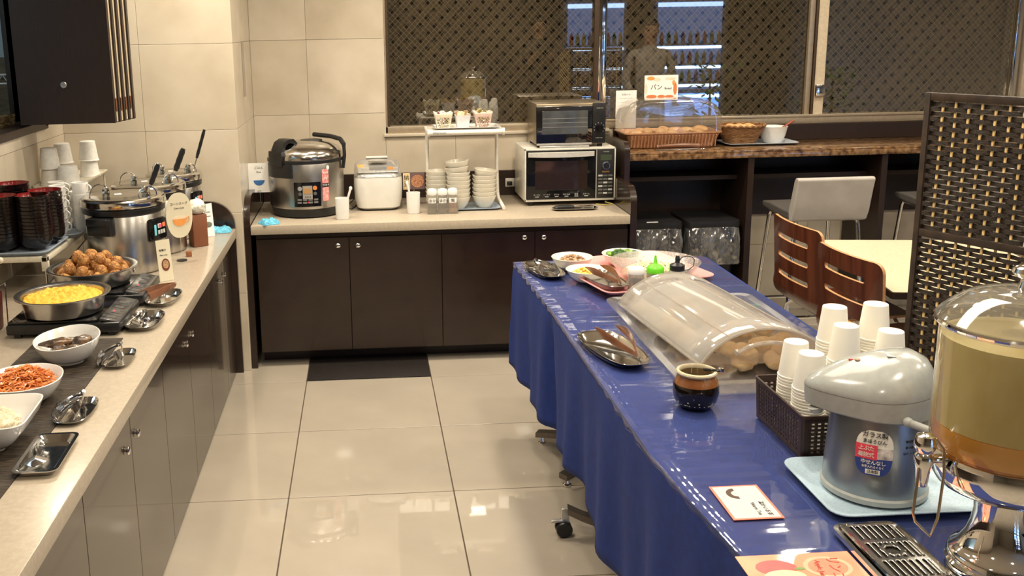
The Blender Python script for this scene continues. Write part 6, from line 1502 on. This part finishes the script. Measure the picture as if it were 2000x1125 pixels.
def person(x, y, face, label, shirt, phone=False, h=1.70):  # clothes and skin darkened in colour to give backlit silhouettes
    r = root('person', label, 'person', (x, y, 0), face)      # faces local +y
    s = h/1.70; bm = bmesh.new(); J = {}
    arm = ((-.17,.06,1.12),(-.13,.27,1.26),(-.11,.31,1.30)) if phone else ((-.24,.02,1.12),(-.20,.20,1.00),(-.17,.27,1.00))
    arm2 = ((.22,.05,1.12),(.10,.25,1.24),(.08,.30,1.28)) if phone else ((.25,.0,1.12),(.24,.12,.92),(.23,.18,.88))
    P = [('pel',(0,0,.95),.15),('bel',(0,.01,1.08),.14),('che',(0,.0,1.28),.155),('nk0',(0,-.01,1.43),.085),('nk',(0,.0,1.49),.055),('hd0',(0,.01,1.55),.075),('hd1',(0,.015,1.63),.088),('hd2',(0,.01,1.69),.055),
         ('sl',(-.18,0,1.40),.065),('sr',(.18,0,1.40),.065),('el',arm[0],.046),('wl',arm[1],.032),('hl',arm[2],.034),('er',arm2[0],.046),('wr',arm2[1],.032),('hr',arm2[2],.034),
         ('tl',(-.10,0,.88),.095),('kl',(-.11,.02,.48),.062),('al',(-.11,-.02,.09),.042),('fl',(-.12,.14,.035),.036),('tr',(.10,0,.88),.095),('kr',(.11,.02,.48),.062),('ar',(.11,-.02,.09),.042),('fr',(.12,.14,.035),.036)]
    for n_, c, rad in P: J[n_] = (bm.verts.new(Vector(c)*s), rad*s)
    for a_, b_ in (('pel','bel'),('bel','che'),('che','nk0'),('nk0','nk'),('nk','hd0'),('hd0','hd1'),('hd1','hd2'),('che','sl'),('sl','el'),('el','wl'),('wl','hl'),('che','sr'),('sr','er'),('er','wr'),('wr','hr'),('pel','tl'),('tl','kl'),('kl','al'),('al','fl'),('pel','tr'),('tr','kr'),('kr','ar'),('ar','fr')): bm.edges.new((J[a_][0], J[b_][0]))
    bm.verts.index_update(); radii = [None]*len(P)
    for n_ in J: radii[J[n_][0].index] = J[n_][1]
    me = bpy.data.meshes.new('body'); bm.to_mesh(me); bm.free(); 
    me.materials.append(shirt); me.materials.append(M('skin', (.26,.14,.09), .5)); me.materials.append(M('trousers', (.03,.03,.035), .8))
    o = link('body', me, r); md = o.modifiers.new('k','SKIN'); md.use_smooth_shade = True;
    for i, rd in enumerate(radii): me.skin_vertices[0].data[i].radius = (rd, rd*.85); me.skin_vertices[0].data[i].use_root = (i == 0)
    md2 = o.modifiers.new('s','SUBSURF'); md2.levels = 2; md2.render_levels = 2
    bpy.context.view_layer.update(); ev = bpy.data.meshes.new_from_object(o.evaluated_get(bpy.context.evaluated_depsgraph_get())); o.modifiers.clear(); o.data = ev
    ev.materials.clear(); [ev.materials.append(q) for q in (shirt, MC['skin'], MC['trousers'])]
    for p_ in ev.polygons:
        c = p_.center/s; p_.use_smooth = True
        p_.material_index = 1 if c.z > 1.47 or (c.y > .19 and c.z > .85) else 2 if c.z < .93 else 0
    b = B(); b.blob((0,-.012*s,1.655*s), .098*s, 3, .08, (.88,1.0,.86), 3, 4); hb_ = b
    for v in list(b.bm.verts):
        if v.co.y > .045*s and v.co.z < 1.66*s: v.co.y = .045*s
    ob('hair', b, M('black_hair', (.010,.008,.007), .5, bump=(200,.6)), r)
    for sx in (-1,1):
        b = B(); b.blob((sx*.030*s,.088*s,1.615*s), .010*s, 1, 0); ob('eye', b, M('eye_dark', (.02,.015,.012), .2), r)
        b = B(); b.blob((sx*.082*s,.0,1.60*s), .020*s, 1, .1, (.4,.8,1.3)); ob('ear', b, MC['skin'], r)
        hc = Vector(arm[2] if sx < 0 else arm2[2])*s
        for f_ in range(5):
            b = B(); q = hc+Vector(((f_-2)*.014*s, .02*s, 0)); L_ = (.035,.052,.058,.054,.042)[f_]*s; b.tube([q, q+Vector((0,L_*.6,.006)), q+Vector((0,L_*.85,-.012 if not phone else .025))], [.009*s,.008*s,.006*s], 6); ob('finger', b, MC['skin'], r)
    b = B(); b.blob((0,.098*s,1.590*s), .013*s, 2, 0, (.8,1,1.4)); ob('nose', b, MC['skin'], r); b = B(); b.box(-.022*s,.022*s,.086*s,.092*s,1.557*s,1.563*s, bev=.002); ob('mouth', b, M('lips', (.30,.10,.08), .5), r)
    if phone:
        p_ = root('smartphone', 'dark smartphone held up by the person in the dark top', 'phone', (x, y, 0), face); b = B(); b.box(-.04,.04,.340,.348,1.24,1.40, bev=.004); ob('phone_body', b, dark(), p_)
person(2.13, -1.0, 0, 'person in a dark top holding up a phone, reflected in the left pane', M('dark_top', (.018,.017,.020), .8), True, 1.72)
person(2.85, 1.15, .1, 'person in a pale shirt with arms bent, reflected in the middle pane', M('pale_shirt', (.22,.20,.18), .8), False, 1.66)
# indoor plants seen beside the reflections
for i, (x, y, hh, L_) in enumerate(((3.55,.9,1.25,'leafy potted plant reflected low in the middle pane'),(4.6,1.4,1.2,'leafy potted plant reflected low in the right pane'))):
    r = root('potted_plant', L_, 'plant', (x, y, 0)); b = B(); b.lathe([(.12,0),(.17,.30),(.18,.32),(.15,.32),(.14,.28),(.0001,.28)], 24, c1=False); ob('pot', b, M('plant_pot', (.25,.20,.15), .6), r)
    random.seed(i); b = B(); b.tube([(0,0,.28),(.02,0,hh*.6),(0,.02,hh*.9)], [.02,.015,.008], 8); ob('stem', b, M('plant_stem', (.10,.06,.03), .7), r)
    b = B()
    for k in range(260):
        t = random.uniform(0,2*PI); q = random.uniform(.05,.36); z_ = random.uniform(.45,hh); c0 = Vector((q*math.cos(t), q*math.sin(t), z_)); d = Vector((math.cos(t), math.sin(t), random.uniform(-.5,.5))).normalized()*.07; n_ = Vector((-math.sin(t), math.cos(t), 0))*.022
        v = [b.bm.verts.new(p_) for p_ in (c0-d, c0+n_, c0+d, c0-n_)]; b.f(v)
    lo_ = ob('foliage', b, M('leaf_green', (.05,.16,.03), .5, var=(20,.4)), r, smooth=False); lo_['kind'] = 'stuff'
